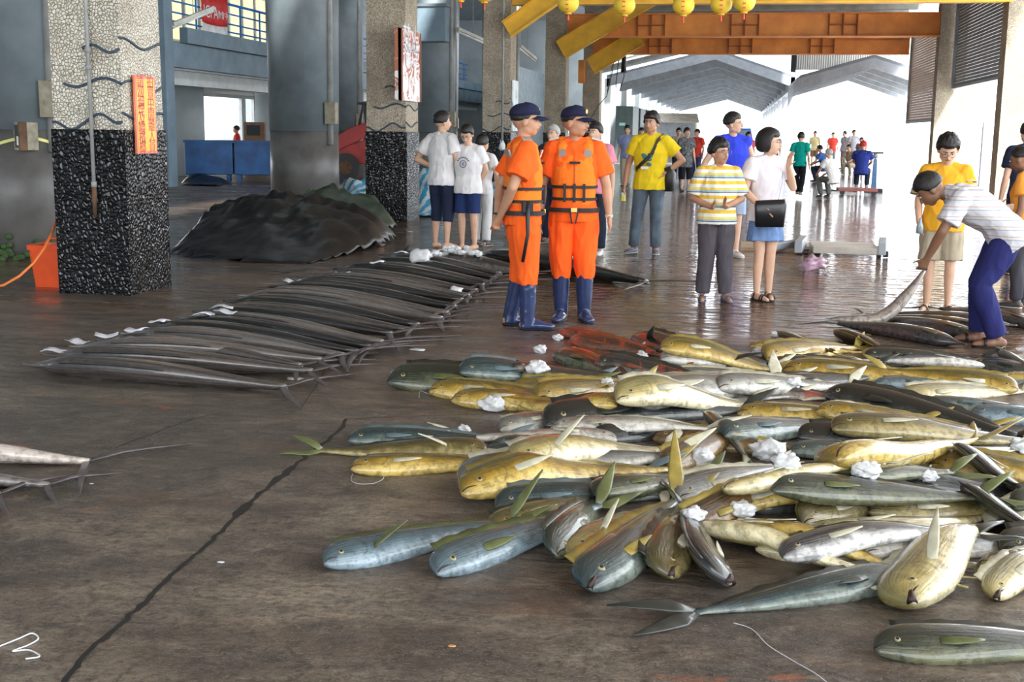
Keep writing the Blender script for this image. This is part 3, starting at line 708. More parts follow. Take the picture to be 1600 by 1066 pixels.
SL = ['nearest sailfish of the long row, its bill pointing to the left frame edge', 'second sailfish from the near end of the row, with bluish flank', 'third sailfish of the row, pale grey back catching light', 'fourth sailfish of the row, head just left of the stacked tags',
      'fifth sailfish of the row, pale with a white tag by its head', 'sixth sailfish of the row, black, tail lobes reaching the open floor', 'seventh sailfish of the row, dark with curved tail end', 'eighth sailfish of the row, pale brown flank', 'ninth sailfish of the row, dark narrow back',
      'tenth sailfish of the row, mid grey', 'eleventh sailfish of the row, black with white scratch near the tail', 'twelfth sailfish of the row, pale grey belly', 'thirteenth sailfish of the row, pale with long sickle tail', 'fourteenth sailfish of the row, dark, near the lump of ice',
      'fifteenth sailfish of the row, dark, ice lump lying on it', 'sixteenth sailfish of the row, light grey, beyond the ice lump', 'seventeenth sailfish of the row, brown-grey', 'fourth sailfish from the far end of the row, dark', 'third sailfish from the far end of the row', 'second sailfish from the far end of the row, dark', 'farthest sailfish of the row, next to the iced marlin']
for (h, t, k, bd), lb in zip(SF, SL):
    i = SL.index(lb); random.seed(i*3+1)
    fish('sailfish', h, t, k, lb, 'sailfish laid out in a row', 'sailfish', bend=bd*1.6, dv=-1, prof=SAIL, fat=1.08, minlen=1.2, lay=.006*(i % 3), roll=.35+.25*random.random(), fork=1.05+.3*random.random(), tailyaw=random.uniform(-.15, .3), tailup=random.uniform(-.08, .09), tailfin=1.0)
# big dark marlin with the ice on it, and the black one beyond the officers
fish('marlin', (590, 398), (835, 424), 'sail_d', 'big black marlin with crushed ice heaped on its back', None, 'marlin', prof=SAIL, fat=1.0, minlen=2.0, lay=0., bend=.02, roll=.5, pec=-.6)
fish('marlin', (738, 398), (1010, 440), 'sail_d', 'black marlin partly hidden behind the legs of the two officers', None, 'marlin', prof=SAIL, fat=.95, minlen=2.0, lay=0., dv=-1, roll=.4)
# three at the left edge, tails toward the middle
fish('sailfish', (-220, 688), (140, 719), 'sail_l', 'pale brown sailfish at the left edge, its forked tail spread on the floor', 'sailfish tails at the left edge', 'sailfish', prof=SAIL, fat=1.3, bend=.01, dv=1, fork=1.15, tailfin=1.5, tailyaw=-.1, roll=-.3)
fish('sailfish', (-300, 722), (78, 756), 'sail_d', 'middle sailfish at the left edge, blue-black with a thin tail', 'sailfish tails at the left edge', 'sailfish', prof=SAIL, fat=1.2, bend=.015, dv=1, fork=.9, tailfin=1.1, roll=-.3)
fish('sailfish', (-340, 752), (2, 770), 'sail_d', 'nearest sailfish at the left edge, only its purple-grey tail in view', 'sailfish tails at the left edge', 'sailfish', prof=SAIL, fat=1.2, fork=1.2, tailfin=1.3, roll=-.3)
# dark fish at the right rear
for (h, t, lb) in [((1590, 505), (1420, 492), 'farthest dark fish lying by the bending man'), ((1575, 516), (1400, 496), 'second dark fish from the back beside the bending man'), ((1545, 524), (1385, 497), 'third dark fish beside the bending man, shiny black'), ((1510, 534), (1345, 506), 'front dark fish of the small group beside the bending man'),
                   ((1640, 508), (1530, 488), 'dark fish behind the heels of the bending man')]:
    fish('dark_tuna', h, t, 'tuna', lb, 'dark fish beside the bending man', 'fish', prof=SAIL, fat=1.35, minlen=1.2, roll=.2, lay=0.)
# the one he lifts by the tail: body on the floor, tail end drawn up to his hand
hy = G(1400, 520).y
q0 = G(1300, 499); P0 = [(1300, 499, .05), (1335, 504, .06), (1370, 500, .10), (1395, 487, .22), (1415, 467, .36), (1432, 447, .5), (1448, 425, .66)]
yy = G(1335, 512).y
ctl = []
for px, py, _ in P0: ctl.append(AY(px, py, yy))
ctl = [Vector((p.x, yy + .02*i, max(p.z, .06))) for i, p in enumerate(ctl)]
HELD = []
for k in range(27):
    f = k/26*(len(ctl)-1); i = min(int(f), len(ctl)-2); u = f-i
    p0, p1, p2, p3 = ctl[max(i-1, 0)], ctl[i], ctl[i+1], ctl[min(i+2, len(ctl)-1)]
    HELD.append(.5*((2*p1)+(-p0+p2)*u+(2*p0-5*p1+4*p2-p3)*u*u+(-p0+3*p1-3*p2+p3)*u**3))
HAND_FISH = HELD[-1].copy()
fish('dark_tuna', (1300, 499), (1448, 425), 'sail', 'grey-brown fish being lifted by its tail by the bending man', None, 'fish', prof=dict(SAIL), fat=1.5, drape=False, curve=HELD, fins=False, eye=False, tailfin=.35, fork=.3)

# ---- the heap of dolphinfish: (head, tail, colour, label, options); lowest layer first
LOW = [
 ((605, 591), (905, 607), 'green', 'long dark green dolphinfish at the upper left end of the heap', {}),
 ((717, 589), (930, 597), 'teal', 'dark teal dolphinfish above two yellow ones at the heap left end', {}),
 ((800, 608), (930, 612), 'gold', 'small yellow dolphinfish end peeping left of the yellow head', {}),
 ((543, 684), (730, 688), 'teal', 'dark blue-green dolphinfish lying behind the raised white fin', dict(fat=.85)),
 ((768, 692), (925, 716), 'green', 'dark green dolphinfish under the white-silver one', {}),
 ((752, 708), (900, 728), 'teal', 'thin teal dolphinfish showing between two gold ones', dict(fat=.8)),
 ((925, 684), (1090, 676), 'dark', 'dark green dolphinfish below the long pale silver one', dict(fat=.9)),
 ((768, 826), (905, 792), 'olive', 'olive dolphinfish whose eye shows beneath the grey-blue one', {}),
 ((863, 862), (925, 800), 'green', 'dark olive head tucked beside the silver-gold fish in the front row', {}),
 ((1035, 575), (1250, 566), 'dark', 'dark slim dolphinfish near the back of the heap', dict(fat=.8)),
 ((1110, 606), (1260, 620), 'stain', 'dark dolphinfish with an orange smear at the heap middle', {}),
 ((1020, 680), (1110, 696), 'brown', 'brown dolphinfish head deep in the gap of the heap', {}),
 ((1112, 652), (1150, 700), 'olive', 'olive spotted dolphinfish seen end-on in the middle gap', {}),
 ((1040, 728), (1135, 676), 'brown', 'orange-brown dolphinfish bent down in the middle gap', {}),
 ((1133, 785), (1345, 786), 'dark', 'dark teal dolphinfish under the white stubby head', {}),
 ((1190, 796), (1330, 784), 'white', 'white dolphinfish flank below the dark teal one', dict(fat=.8)),
 ((1100, 800), (1190, 792), 'gold', 'small yellow dolphinfish between two ice lumps', dict(fat=.8)),
 ((1250, 813), (1370, 790), 'olive', 'olive-gold dolphinfish behind the cream one', {}),
 ((1355, 794), (1480, 802), 'olive', 'olive dolphinfish in shadow right of the olive-gold one', {}),
 ((1180, 850), (1330, 872), 'cream', 'pale end of a dolphinfish under the black-silver one', {}),
 ((1345, 872), (1480, 868), 'white', 'pale pink dolphinfish flank behind the big gold head', {}),
 ((1245, 678), (1390, 688), 'dark', 'dark dolphinfish in the hollow right of the pink ice', {}),
 ((1232, 703), (1400, 712), 'teal', 'blue-black dolphinfish snout left of the bright gold one', dict(fat=.85)),
 ((1370, 728), (1480, 724), 'olive', 'olive dolphinfish right of the round ice lump', {}),
 ((1453, 722), (1560, 742), 'gold', 'gold dolphinfish tucked left of the large dark one at right', {}),
 ((1350, 752), (1530, 778), 'dark', 'glossy black curved dolphinfish under the grey one', dict(bend=.05)),
 ((1530, 872), (1620, 905), 'olive', 'golden olive dolphinfish behind the small round head', {}),
 ((1560, 846), (1680, 862), 'green', 'dark olive dolphinfish at the right edge in shade', {}),
 ((1440, 630), (1640, 648), 'teal', 'dark teal dolphinfish near the right edge, upper of two', {}),
 ((1515, 645), (1690, 665), 'blue', 'grey-green dolphinfish near the right edge, lower of two', {}),
 ((1520, 566), (1640, 590), 'dark', 'dark dolphinfish at the upper right end of the heap', {}),
 ((1563, 588), (1690, 600), 'gold', 'yellow dolphinfish cut by the right edge at the back', dict(fat=.8)),
 ((800, 582), (920, 590), 'stain', 'dark red-rimmed dolphinfish left of the first white ice lump', dict(fat=.8)),
 ((1045, 586), (1190, 592), 'silver', 'grey dolphinfish below the dark slim one', dict(fat=.8)),
 ((1031, 567), (1110, 575), 'white', 'white dolphinfish belly behind small ice lumps', {}),
 ((1195, 556), (1340, 544), 'gold', 'olive-gold dolphinfish at the rear of the heap', {}),
 ((1560, 552), (1640, 585), 'white', 'white dolphinfish tip at the far right rear', dict(fat=.7)),
 ((925, 594), (1010, 598), 'stain', 'short dark dolphinfish beside the upward silver head', dict(fat=.75)),
 ((1200, 563), (1300, 570), 'dark', 'dark dolphinfish below the olive-gold one at the rear', dict(fat=.8)),
 ((1040, 622), (1130, 624), 'white', 'white dolphinfish strip above the long white-gold one', dict(fat=.7)),
 ((1060, 828), (1150, 802), 'brown', 'shadowed brown dolphinfish under the front fan', dict(fat=.9)),
 ((1230, 745), (1360, 750), 'green', 'dark green dolphinfish under the long grey one', {}),
 ((1500, 700), (1640, 712), 'olive', 'olive dolphinfish under the large dark one at right', {}),
 ((1580, 780), (1690, 790), 'green', 'dark dolphinfish under the right edge of the heap', {}),
]
MIDL = [
 ((671, 608), (905, 622), 'gold', 'yellow dolphinfish with pale fin at the left end of the heap', {}),
 ((706, 622), (960, 642), 'gold', 'golden dolphinfish beside the ice lump at the left end', {}),
 ((816, 565), (950, 590), 'stain', 'dark dolphinfish with white ice on its back', dict(bend=.04)),
 ((868, 553), (990, 590), 'green', 'dark green dolphinfish slanting behind the iced one', {}),
 ((930, 556), (1050, 592), 'stain', 'dark red-smeared dolphinfish with silver belly slanting right', {}),
 ((872, 518), (965, 538), 'red', 'rear of the two bloody orange-red dolphinfish', dict(fat=.9)),
 ((890, 530), (1000, 551), 'red', 'front of the two bloody orange-red dolphinfish', dict(fat=.9)),
 ((990, 527), (1135, 556), 'dark', 'dark grey dolphinfish with a small upright fin behind the heap', dict(pec=.3, fat=.8)),
 ((1031, 548), (1145, 571), 'gold', 'golden dolphinfish beside the dark grey one at the back', {}),
 ((1222, 523), (1290, 546), 'brown', 'small gold-brown dolphinfish head right of the rear ice', {}),
 ((1308, 519), (1402, 556), 'brown', 'large gold-brown dolphinfish head at the rear of the heap', dict(fat=1.1)),
 ((1170, 540), (1330, 552), 'gold', 'gold dolphinfish stretched behind the rear ice lumps', dict(fat=.8)),
 ((1350, 553), (1430, 560), 'dark', 'small dark brown head facing out at the rear of the heap', dict(fat=.8)),
 ((836, 609), (1010, 602), 'gold', 'yellow dolphinfish with folded fin near the heap left end', {}),
 ((1062, 597), (950, 624), 'cream', 'pale gold dolphinfish with head up beside the grey-white one', dict(dv=-1)),
 ((778, 669), (920, 655), 'silver', 'silvery dolphinfish head right of the small ice piece', {}),
 ((848, 656), (1165, 642), 'dark', 'long blue-black dolphinfish across the heap left half', {}),
 ((966, 635), (790, 628), 'gold', 'gold dolphinfish with its head pointing right at the heap middle', {}),
 ((862, 668), (1072, 668), 'white', 'long pale silver dolphinfish with tail stretched right', dict(tailfin=1.2)),
 ((965, 690), (743, 682), 'white', 'white-silver dolphinfish pointing right above the gold pair', dict(roll=.1)),
 ((762, 698), (500, 704), 'olive', 'olive dolphinfish pointing right with pale fin raised and yellow tail on the floor', dict(pec=-.9, dv=1)),
 ((548, 729), (815, 714), 'gold', 'gold dolphinfish alone at the left edge of the heap', dict(roll=.25)),
 ((772, 786), (1035, 776), 'teal', 'dark teal spotted dolphinfish at the front left of the heap', {}),
 ((925, 770), (1115, 738), 'green', 'grey-green dolphinfish above the front fan of heads', {}),
 ((714, 747), (1063, 696), 'silver', 'silver-gold dolphinfish with staring eye at the left of the heap', {}),
 ((800, 740), (1045, 702), 'cream', 'cream-gold dolphinfish with an upright pale fin', dict(pec=.4)),
 ((717, 773), (1045, 732), 'gold', 'long bright gold dolphinfish above the raised green tail', dict(roll=.35)),
 ((1055, 776), (1225, 728), 'silver', 'silver-gold dolphinfish slanting up right above the fan', {}),
 ((1128, 672), (1330, 662), 'teal', 'blue-green spotted dolphinfish at the heap centre', {}),
 ((1128, 764), (1270, 752), 'cream', 'white stubby-headed dolphinfish at the heap centre', dict(roll=-.3)),
 ((995, 619), (1215, 596), 'silver', 'grey-white dolphinfish arching across the heap middle', dict(sig=.03)),
 ((960, 628), (1178, 634), 'cream', 'white-gold dolphinfish ending in a gold tail at mid heap', dict()),
 ((1225, 571), (1510, 603), 'gold', 'long gold dolphinfish on the right rear of the heap', dict(fat=.9)),
 ((1200, 584), (1365, 594), 'dark', 'black dolphinfish crossing behind the long gold one', {}),
 ((1365, 598), (1500, 607), 'blue', 'blue-grey dolphinfish back left of the yellow head', dict(fat=.8)),
 ((1410, 621), (1600, 612), 'cream', 'pale cream dolphinfish beneath the right-pointing yellow head', dict(fat=.9)),
 ((1120, 590), (1330, 602), 'silver', 'silver-gold dolphinfish in the rear middle of the heap', dict(fat=.8)),
 ((1540, 557), (1345, 562), 'white', 'bright white dolphinfish at the rear right pointing right', dict(roll=-.3)),
 ((1258, 821), (1555, 806), 'cream', 'long cream-white dolphinfish in the right front of the heap', dict(roll=-.1)),
 ((1140, 822), (1290, 842), 'gold', 'short gold dolphinfish between the cream ones', dict(roll=-.2)),
 ((1410, 885), (1085, 956), 'teal', 'dark silvery dolphinfish with its tail spread on the bare floor', dict(tailfin=1.5, bend=-.03, fat=.9, fork=.9, dark='dark')),
]
TOP = [
 ((1152, 639), (1440, 660), 'gold', 'long yellow dolphinfish across the right middle of the heap', dict(fat=.85)),
 ((1276, 633), (1540, 672), 'gold', 'gold dolphinfish just below the long black one', {}),
 ((1290, 608), (1590, 682), 'dark', 'long black dolphinfish sloping across the right of the heap', dict(bend=.02, fat=.85)),
 ((1592, 606), (1415, 583), 'gold', 'yellow dolphinfish whose head points right at the right edge', dict(dv=1)),
 ((1297, 672), (1620, 690), 'olive', 'grey-olive dolphinfish with a gold belly above the bright gold one', dict(sig=.01)),
 ((1298, 719), (1520, 698), 'gold', 'bright gold dolphinfish above the round ice lump', dict(roll=-.35)),
 ((1205, 742), (1530, 788), 'green', 'large grey-green dolphinfish across the right front', dict(bend=.03)),
 ((1497, 684), (1640, 790), 'pied', 'big dark dolphinfish with white belly leaving the right edge', {}),
 ((1515, 755), (1650, 870), 'green', 'big olive-dark dolphinfish at the right edge above the gold head', {}),
 ((1093, 812), (1250, 880), 'cream', 'cream dolphinfish sloping down between front heads', dict(roll=-.4, fat=1.05)),
 ((893, 868), (1042, 786), 'cream', 'silver-gold head in the front fan, left of the red-striped one', dict(pec=.3, roll=.1)),
 ((503, 876), (772, 822), 'blue', 'shiny blue dolphinfish at the far left of the front row', dict(pec=.2, fat=1.0, roll=.35, tailup=.95, dark='green', fork=.7)),
 ((677, 892), (938, 800), 'blue', 'grey-blue dolphinfish, second from left in the front row', dict(roll=.4, fat=.82, tailup=.5, dark='green')),
 ((912, 914), (1060, 772), 'teal', 'green-blue dolphinfish with red stripe on its back in the front fan', dict(roll=.3, fat=.88, mouth=.6, tailup=.9, dark='gold')),
 ((1040, 898), (1064, 790), 'olive', 'olive-gold dolphinfish pointing straight at the viewer', dict(mouth=.8)),
 ((1135, 906), (1085, 812), 'pied', 'black and white dolphinfish with gaping mouth in the front row', dict(mouth=1.6, fat=1.05)),
 ((1218, 886), (1450, 850), 'pied', 'black-silver dolphinfish lying low right of the front row', dict(roll=.15)),
 ((1412, 945), (1552, 822), 'cream', 'big gold-silver dolphinfish head in the right foreground', dict(pec=.4, fat=1.1, mouth=.9, roll=-.15)),
 ((1550, 935), (1640, 850), 'cream', 'small round-headed dolphinfish at the right edge foreground', dict(mouth=.9, fat=.8)),
 ((1364, 1008), (1720, 1020), 'green', 'dark silvery dolphinfish alone on the floor at the lower right corner', dict(roll=.35)),
]
GRP = 'dolphinfish in the heap'
for L_, lv in ((LOW, 0), (MIDL, 1), (TOP, 2)):
    for i, (h, t, k, lb, op) in enumerate(L_):
        random.seed(lv*100+i); op = dict(op)
        op.setdefault('bend', random.uniform(-.02, .035)); op.setdefault('roll', random.uniform(.2, .75)); op.setdefault('sig', random.uniform(-.012, .012))
        op.setdefault('minlen', .80)
        op.setdefault('fork', random.uniform(.8, 1.3)); op.setdefault('tailup', random.uniform(0, .35)); op['fat'] = op.get('fat', 1.)*.88
        fish('dolphinfish', h, t, k, lb, GRP, 'fish', **op)

# ================================================================ PEOPLE
def remeshed(name, mb, m, parent, vox, smooth_it=2, fold=0., fscale=(9, 9, 3), seed=0, cut=None):
    """bake one continuous skin over overlapping closed forms"""
    me = bpy.data.meshes.new(name); me.from_pydata(mb.v, [], mb.f)
    bm = bmesh.new(); bm.from_mesh(me); bmesh.ops.recalc_face_normals(bm, faces=bm.faces); bm.to_mesh(me); bm.free()
    o = bpy.data.objects.new(name, me); COL.objects.link(o)
    r = o.modifiers.new('r', 'REMESH'); r.mode = 'VOXEL'; r.voxel_size = vox; r.use_smooth_shade = True
    s_ = o.modifiers.new('s', 'SMOOTH'); s_.factor = .5; s_.iterations = smooth_it
    dg = bpy.context.evaluated_depsgraph_get(); ev = o.evaluated_get(dg)
    nm = bpy.data.meshes.new_from_object(ev, depsgraph=dg); nm.name = name
    COL.objects.unlink(o); bpy.data.objects.remove(o); bpy.data.meshes.remove(me)
    if fold:
        co = np.empty(len(nm.vertices)*3); nm.vertices.foreach_get('co', co); co = co.reshape(-1, 3)
        no = np.empty(len(nm.vertices)*3); nm.vertices.foreach_get('normal', no); no = no.reshape(-1, 3)
        for i in range(len(co)):
            p = Vector((co[i][0]*fscale[0]+seed, co[i][1]*fscale[1], co[i][2]*fscale[2]+seed*2))
            d = noise.noise(p) + .5*noise.noise(p*2.1); d = -abs(d)*1.3+.45; co[i] += no[i]*d*fold
        nm.vertices.foreach_set('co', co.ravel()); nm.update()
    nm.materials.clear(); nm.materials.append(m)
    nm.polygons.foreach_set('use_smooth', [True]*len(nm.polygons))
    q = bpy.data.objects.new(name, nm); COL.objects.link(q); q.parent = parent
    return q

M_SKIN = mat('skin_warm', (.66, .41, .28), .5, vary=.12, vscale=8, sss=.08)
M_SKIN2 = mat('skin_tanned', (.50, .27, .165), .5, vary=.15, vscale=8, sss=.06)
M_SKIN3 = mat('skin_dark_tan', (.24, .12, .07), .5, vary=.15, vscale=8)
M_HAIR = mat('black_hair', (.012, .010, .009), .42, vary=.4, vscale=40, bump=.6, bscale=90)
M_GREYHAIR = mat('grey_hair', (.42, .41, .39), .6, vary=.3, vscale=40, bump=.5, bscale=90)
M_LIP = mat('lip', (.40, .15, .11), .5); M_EYEW = mat('eye_white', (.75, .73, .70), .3); M_BROW = mat('brow', (.02, .016, .014), .8)
M_LENS = mat('glasses_wire', (.35, .35, .36), .25, .8)
def cloth(name, c, fine=.25, **k): return mat(name, c, .85, vary=k.pop('vary', .12), vscale=k.pop('vscale', 6), bump=fine, bscale=220, spec=.2, **k)

DEF = dict(pel=(0, 0, .525), wst=(0, 0, .61), chs=(0, .004, .715), nkb=(0, -.008, .832), hd=(0, .012, .928),
           Ls=(-.100, -.005, .805), Rs=(.100, -.005, .805), Le=(-.135, -.015, .635), Re=(.135, -.015, .635), Lw=(-.145, .02, .495), Rw=(.145, .02, .495),
           Lh=(-.052, 0, .515), Rh=(.052, 0, .515), Lk=(-.056, .012, .285), Rk=(.056, .012, .285), La=(-.058, -.008, .045), Ra=(.058, -.008, .045))
def rotz(v, a): c, s = math.cos(a), math.sin(a); return Vector((v[0]*c-v[1]*s, v[0]*s+v[1]*c, v[2]))

def person(label, foot, top=None, H=None, yaw=180, head_yaw=0, head_pitch=0, pose=None, skin=None, hair='short', hairm=None, upper='tee', um=None, lower='long', lm=None,
           shoes='shoe', shm=None, glasses=False, detail=2, build=1.0, hands=('relax', 'relax'), ly=0, ry=0, group=None, foot_sp=None, female=False, z0=0., sleeve=.62, hem=0., wide=1.0, loc=None, tuck=False, legw=1.0):
    """foot / top are photo positions of the soles and of the top of the head; H is the standing height in metres"""
    p0 = loc if loc is not None else G(*foot)
    if H is None:
        t = AY(top[0], top[1], p0.y); H = (t.z)/1.0 if hair in ('x',) else t.z/1.002
    J = {k: Vector(v) for k, v in DEF.items()}
    if foot_sp: # feet apart / placed
        J['La'].x, J['Ra'].x = -foot_sp, foot_sp; J['Lk'].x, J['Rk'].x = -(foot_sp+.052)/2, (foot_sp+.052)/2
    if pose: J.update({k: Vector(v) for k, v in pose.items()})
    J = {k: v*H for k, v in J.items()}
    skin = skin or M_SKIN; root = empty('person', (p0.x, p0.y, z0), math.radians(yaw-180)+PI, label, 'person', group)
    vox = {2: .0085, 1: .014, 0: .022}[detail]; b = build
    B = MB(); nn = 12 if detail == 2 else 8
    hc = J['hd']; nk = J['nkb']; Rh_ = Matrix.Rotation(math.radians(head_yaw), 3, 'Z') @ Matrix.Rotation(math.radians(head_pitch), 3, 'X')
    # direction of the trunk for leaning figures
    sdir = (J['Rs']-J['Ls']).normalized()
    tw = (.080 if female else .083)*b; cw = (.092 if female else .102)*b
    def torso(m, e, z_hem=None, neck=False):
        P = [J['pel']-(J['wst']-J['pel'])*.35, J['pel'], J['wst'], J['wst'].lerp(J['chs'], .55), J['chs'], J['chs'].lerp(nk, .55), J['chs'].lerp(nk, .86)]
        R = [(.078*b, .052*b), (.090*b, .060*b), (tw, .054*b), (cw*.93, .060*b), (cw, .064*b), (cw*.98, .056*b), (.060, .036)]
        m.loft(P, [((a*H+e), (c*H+e)) for a, c in R], 20, side=sdir)
    torso(B, 0)
    B.cap(J['Ls'], J['Rs'], .036*H, n=12)
    for S in 'LR': B.cap(nk+(nk-J['chs'])*.06, J[S+'s'].lerp(nk, .12), .028*H, .034*H)
    B.cap(nk-Vector((0, 0, .02*H)), nk.lerp(hc, .62), .032*H*(.88 if female else 1), .030*H*(.88 if female else 1))
    # head: skull, face, jaw, nose, ears
    hs = H*(1.06 if H > 1.6 else 1.14)
    def hp(x, y, z): return hc + Rh_ @ Vector((x*hs, y*hs, z*hs))
    B.ell(hp(0, -.008, .012), (.0445*hs, .055*hs, .052*hs), 18, 12, Rh_)
    B.ell(hp(0, .016, -.012), (.038*hs, .036*hs, .044*hs), 14, 10, Rh_)
    B.ell(hp(0, .026, -.043), (.022*hs, .020*hs, .018*hs), 12, 8, Rh_)
    B.ell(hp(-.02, .004, -.034), (.018*hs, .026*hs, .022*hs), 10, 8, Rh_); B.ell(hp(.02, .004, -.034), (.018*hs, .026*hs, .022*hs), 10, 8, Rh_)
    if detail:
        B.loft([hp(0, .048, .006), hp(0, .056, -.008), hp(0, .0605, -.017), hp(0, .05, -.022)], [.005*hs, .007*hs, .0085*hs, .004*hs], 8)
        B.ell(hp(0, .050, -.031), (.013*hs, .006*hs, .007*hs), 8, 6, Rh_)
        for s_ in (-1, 1): B.ell(hp(s_*.046, -.006, -.008), (.006*hs, .012*hs, .018*hs), 8, 6, Rh_)
    # arms and hands
    for S, hand in (('L', hands[0]), ('R', hands[1])):
        sh, el, wr = J[S+'s'], J[S+'e'], J[S+'w']; s_ = -1 if S == 'L' else 1
        B.cap(sh, el, .030*H*b, .0225*H*b, nn); B.cap(el, el.lerp(wr, .35), .0225*H*b, .0235*H*b, nn); B.cap(el.lerp(wr, .35), wr, .0235*H*b, .0155*H, nn)
        fd = (wr-el).normalized()
        if hand in ('hip',): fd = (fd*.6 + Vector((0, .5, -.2))).normalized()
        if hand == 'bend': fd = (fd*.3 + Vector((0, .4, .7))).normalized()
        side = Vector((0, 1, 0)) if abs(fd.y) < .75 else Vector((0, 0, 1))
        side = (side - fd*side.dot(fd)).normalized(); nrm = fd.cross(side)*s_
        pl = .054*H; pc = wr + fd*pl*.5
        B.loft([wr-fd*.01*H, wr+fd*pl*.3, wr+fd*pl*.75, wr+fd*pl], [(.015*H, .012*H), (.021*H, .012*H), (.0235*H, .011*H), (.021*H, .009*H)], 10, side=side)
        if detail == 2:
            curl = {'relax': .35, 'grip': 1.1, 'hip': .1, 'bend': .5, 'flat': .08}.get(hand, .35)
            for i, ln in enumerate((.037, .042, .039, .031)):
                q = wr + fd*pl*.92 + side*(.0165-.011*i)*H; d = fd.copy(); r = .0052*H
                for j, fr_ in enumerate((.42, .32, .26)):
                    d = (d + nrm*-curl*.42*(1+.1*i)).normalized(); q2 = q + d*ln*fr_*H*1.05
                    B.cap(q, q2, r, r*.9, 7, 3); q = q2; r *= .9
            q = wr + fd*pl*.25 + side*.018*H; d = (fd*.75 + side*.65 - nrm*.25*curl).normalized()
            q2 = q + d*.024*H; B.cap(q, q2, .0062*H, .0056*H, 7, 3); d = (d+fd*.5-nrm*.3*curl).normalized(); B.cap(q2, q2+d*.02*H, .0056*H, .005*H, 7, 3)
        else: B.cap(pc, wr+fd*pl*1.6, .014*H, .008*H, 8)
    # legs and bare feet
    for S, fy in (('L', ly), ('R', ry)):
        h, k, a = J[S+'h'], J[S+'k'], J[S+'a']
        B.cap(h, h.lerp(k, .5), .050*H*b, .043*H*b, nn); B.cap(h.lerp(k, .5), k, .043*H*b, .031*H*b, nn)
        B.cap(k, k.lerp(a, .3)+Vector((0, -.006*H, 0)), .030*H*b, .031*H*b, nn); B.cap(k.lerp(a, .3)+Vector((0, -.006*H, 0)), a, .031*H*b, .018*H, nn)
        fdv = rotz((0, 1, 0), math.radians(fy)); hl = a - fdv*.022*H; hl.z = a.z-.022*H
        toe = a + fdv*.085*H; toe.z = a.z-.034*H
        B.cap(hl, toe, .020*H, .013*H, 10); B.cap(a+fdv*.03*H-Vector((0, 0, .024*H)), toe+fdv*.012*H, .024*H, .013*H, 10)
    body = remeshed('body', B, skin, root, vox, 2)
    # ---- head dress
    hm_ = hairm or M_HAIR
    if hair != 'none':
        g = MB(); nu, nv = (40, 26) if detail else (14, 9)
        kx = {'short': 1.17, 'bob': 1.24, 'spiky': 1.25, 'buzz': 1.07, 'ponytail': 1.12}[hair if hair in ('short', 'bob', 'spiky', 'buzz', 'ponytail') else 'short']
        for i in range(nv+1):
            ph = PI*i/nv
            for k in range(nu):
                th = 2*PI*k/nu; x, y, z = math.sin(ph)*math.cos(th), math.sin(ph)*math.sin(th), math.cos(ph)
                low = {'bob': -.85, 'buzz': -.25}.get(hair, -.40)
                front = .30 if hair != 'bob' else .30
                lim = front if y > .62 else (low if y < .05 else low + (front-low)*((y-.05)/.57)**(1.8 if hair != 'bob' else 3))
                f = 1/(1+math.exp(-(z-lim)*14)); sc = .80 + (kx-.80)*f
                if hair == 'spiky': sc += f*(.11*noise.noise(Vector((x*5+len(label), y*5, z*5))) + .10*noise.noise(Vector((x*13, y*13, z*10))))
                else: sc += f*(.05*noise.noise(Vector((x*5+len(label), y*5, z*5))) + .03*noise.noise(Vector((x*14, y*14, z*9))))
                zz = z*.054*sc*(1+.08*f*(hair in ('short', 'spiky'))*(z > 0)) + .013
                if hair == 'bob' and z < 0: zz = z*.068*sc+.01
                g.v.append(hp(x*.046*sc, y*.056*sc-.009, zz))
        for i in range(nv):
            for k in range(nu): g.f.append((i*nu+k, i*nu+(k+1) % nu, (i+1)*nu+(k+1) % nu, (i+1)*nu+k))
        g.obj('hair', hm_, root, smooth=True)
    if detail:
        ey = MB(); br = MB(); iris = MB()
        for s_ in (-1, 1):
            ey.ell(hp(s_*.0165, .0475, .004), (.0085*hs, .0040*hs, .0040*hs), 8, 6, Rh_); iris.ell(hp(s_*.0165, .0510, .004), (.0038*hs, .0015*hs, .0036*hs), 8, 6, Rh_)
            br.loft([hp(s_*.006, .0525, .0135), hp(s_*.017, .0515, .0165), hp(s_*.028, .0445, .013)], [.0018*hs, .0024*hs, .001*hs], 6)
        e_ = ey.obj('eyes', M_EYEW, root, smooth=True); iris.obj('irises', M_EYE, e_, smooth=True); br.obj('eyebrows', M_BROW, root, smooth=True)
        MB().loft([hp(-.013, .0525, -.0305), hp(-.005, .057, -.0295), hp(.005, .057, -.0295), hp(.013, .0525, -.0305)], [(.0012*hs, .001*hs), (.0034*hs, .0028*hs), (.0034*hs, .0028*hs), (.0012*hs, .001*hs)], 8).obj('mouth', M_LIP, root, smooth=True)
        if glasses:
            g = MB()
            for s_ in (-1, 1):
                c = [hp(s_*.018+.0145*math.cos(2*PI*k/14), .0605, .003+.0115*math.sin(2*PI*k/14)) for k in range(15)]
                g.loft(c, [.0011*hs]*15, 5, caps=False); g.loft([hp(s_*.032, .058, .006), hp(s_*.046, .03, .006), hp(s_*.050, -.008, .004)], [.001*hs]*3, 5)
            g.loft([hp(-.004, .061, .005), hp(.004, .061, .005)], [.001*hs]*2, 5); g.obj('glasses', M_LENS, root)
    # ---- clothes
    um = um or cloth('white_cotton', (.80, .79, .78)); seed = len(label) % 17
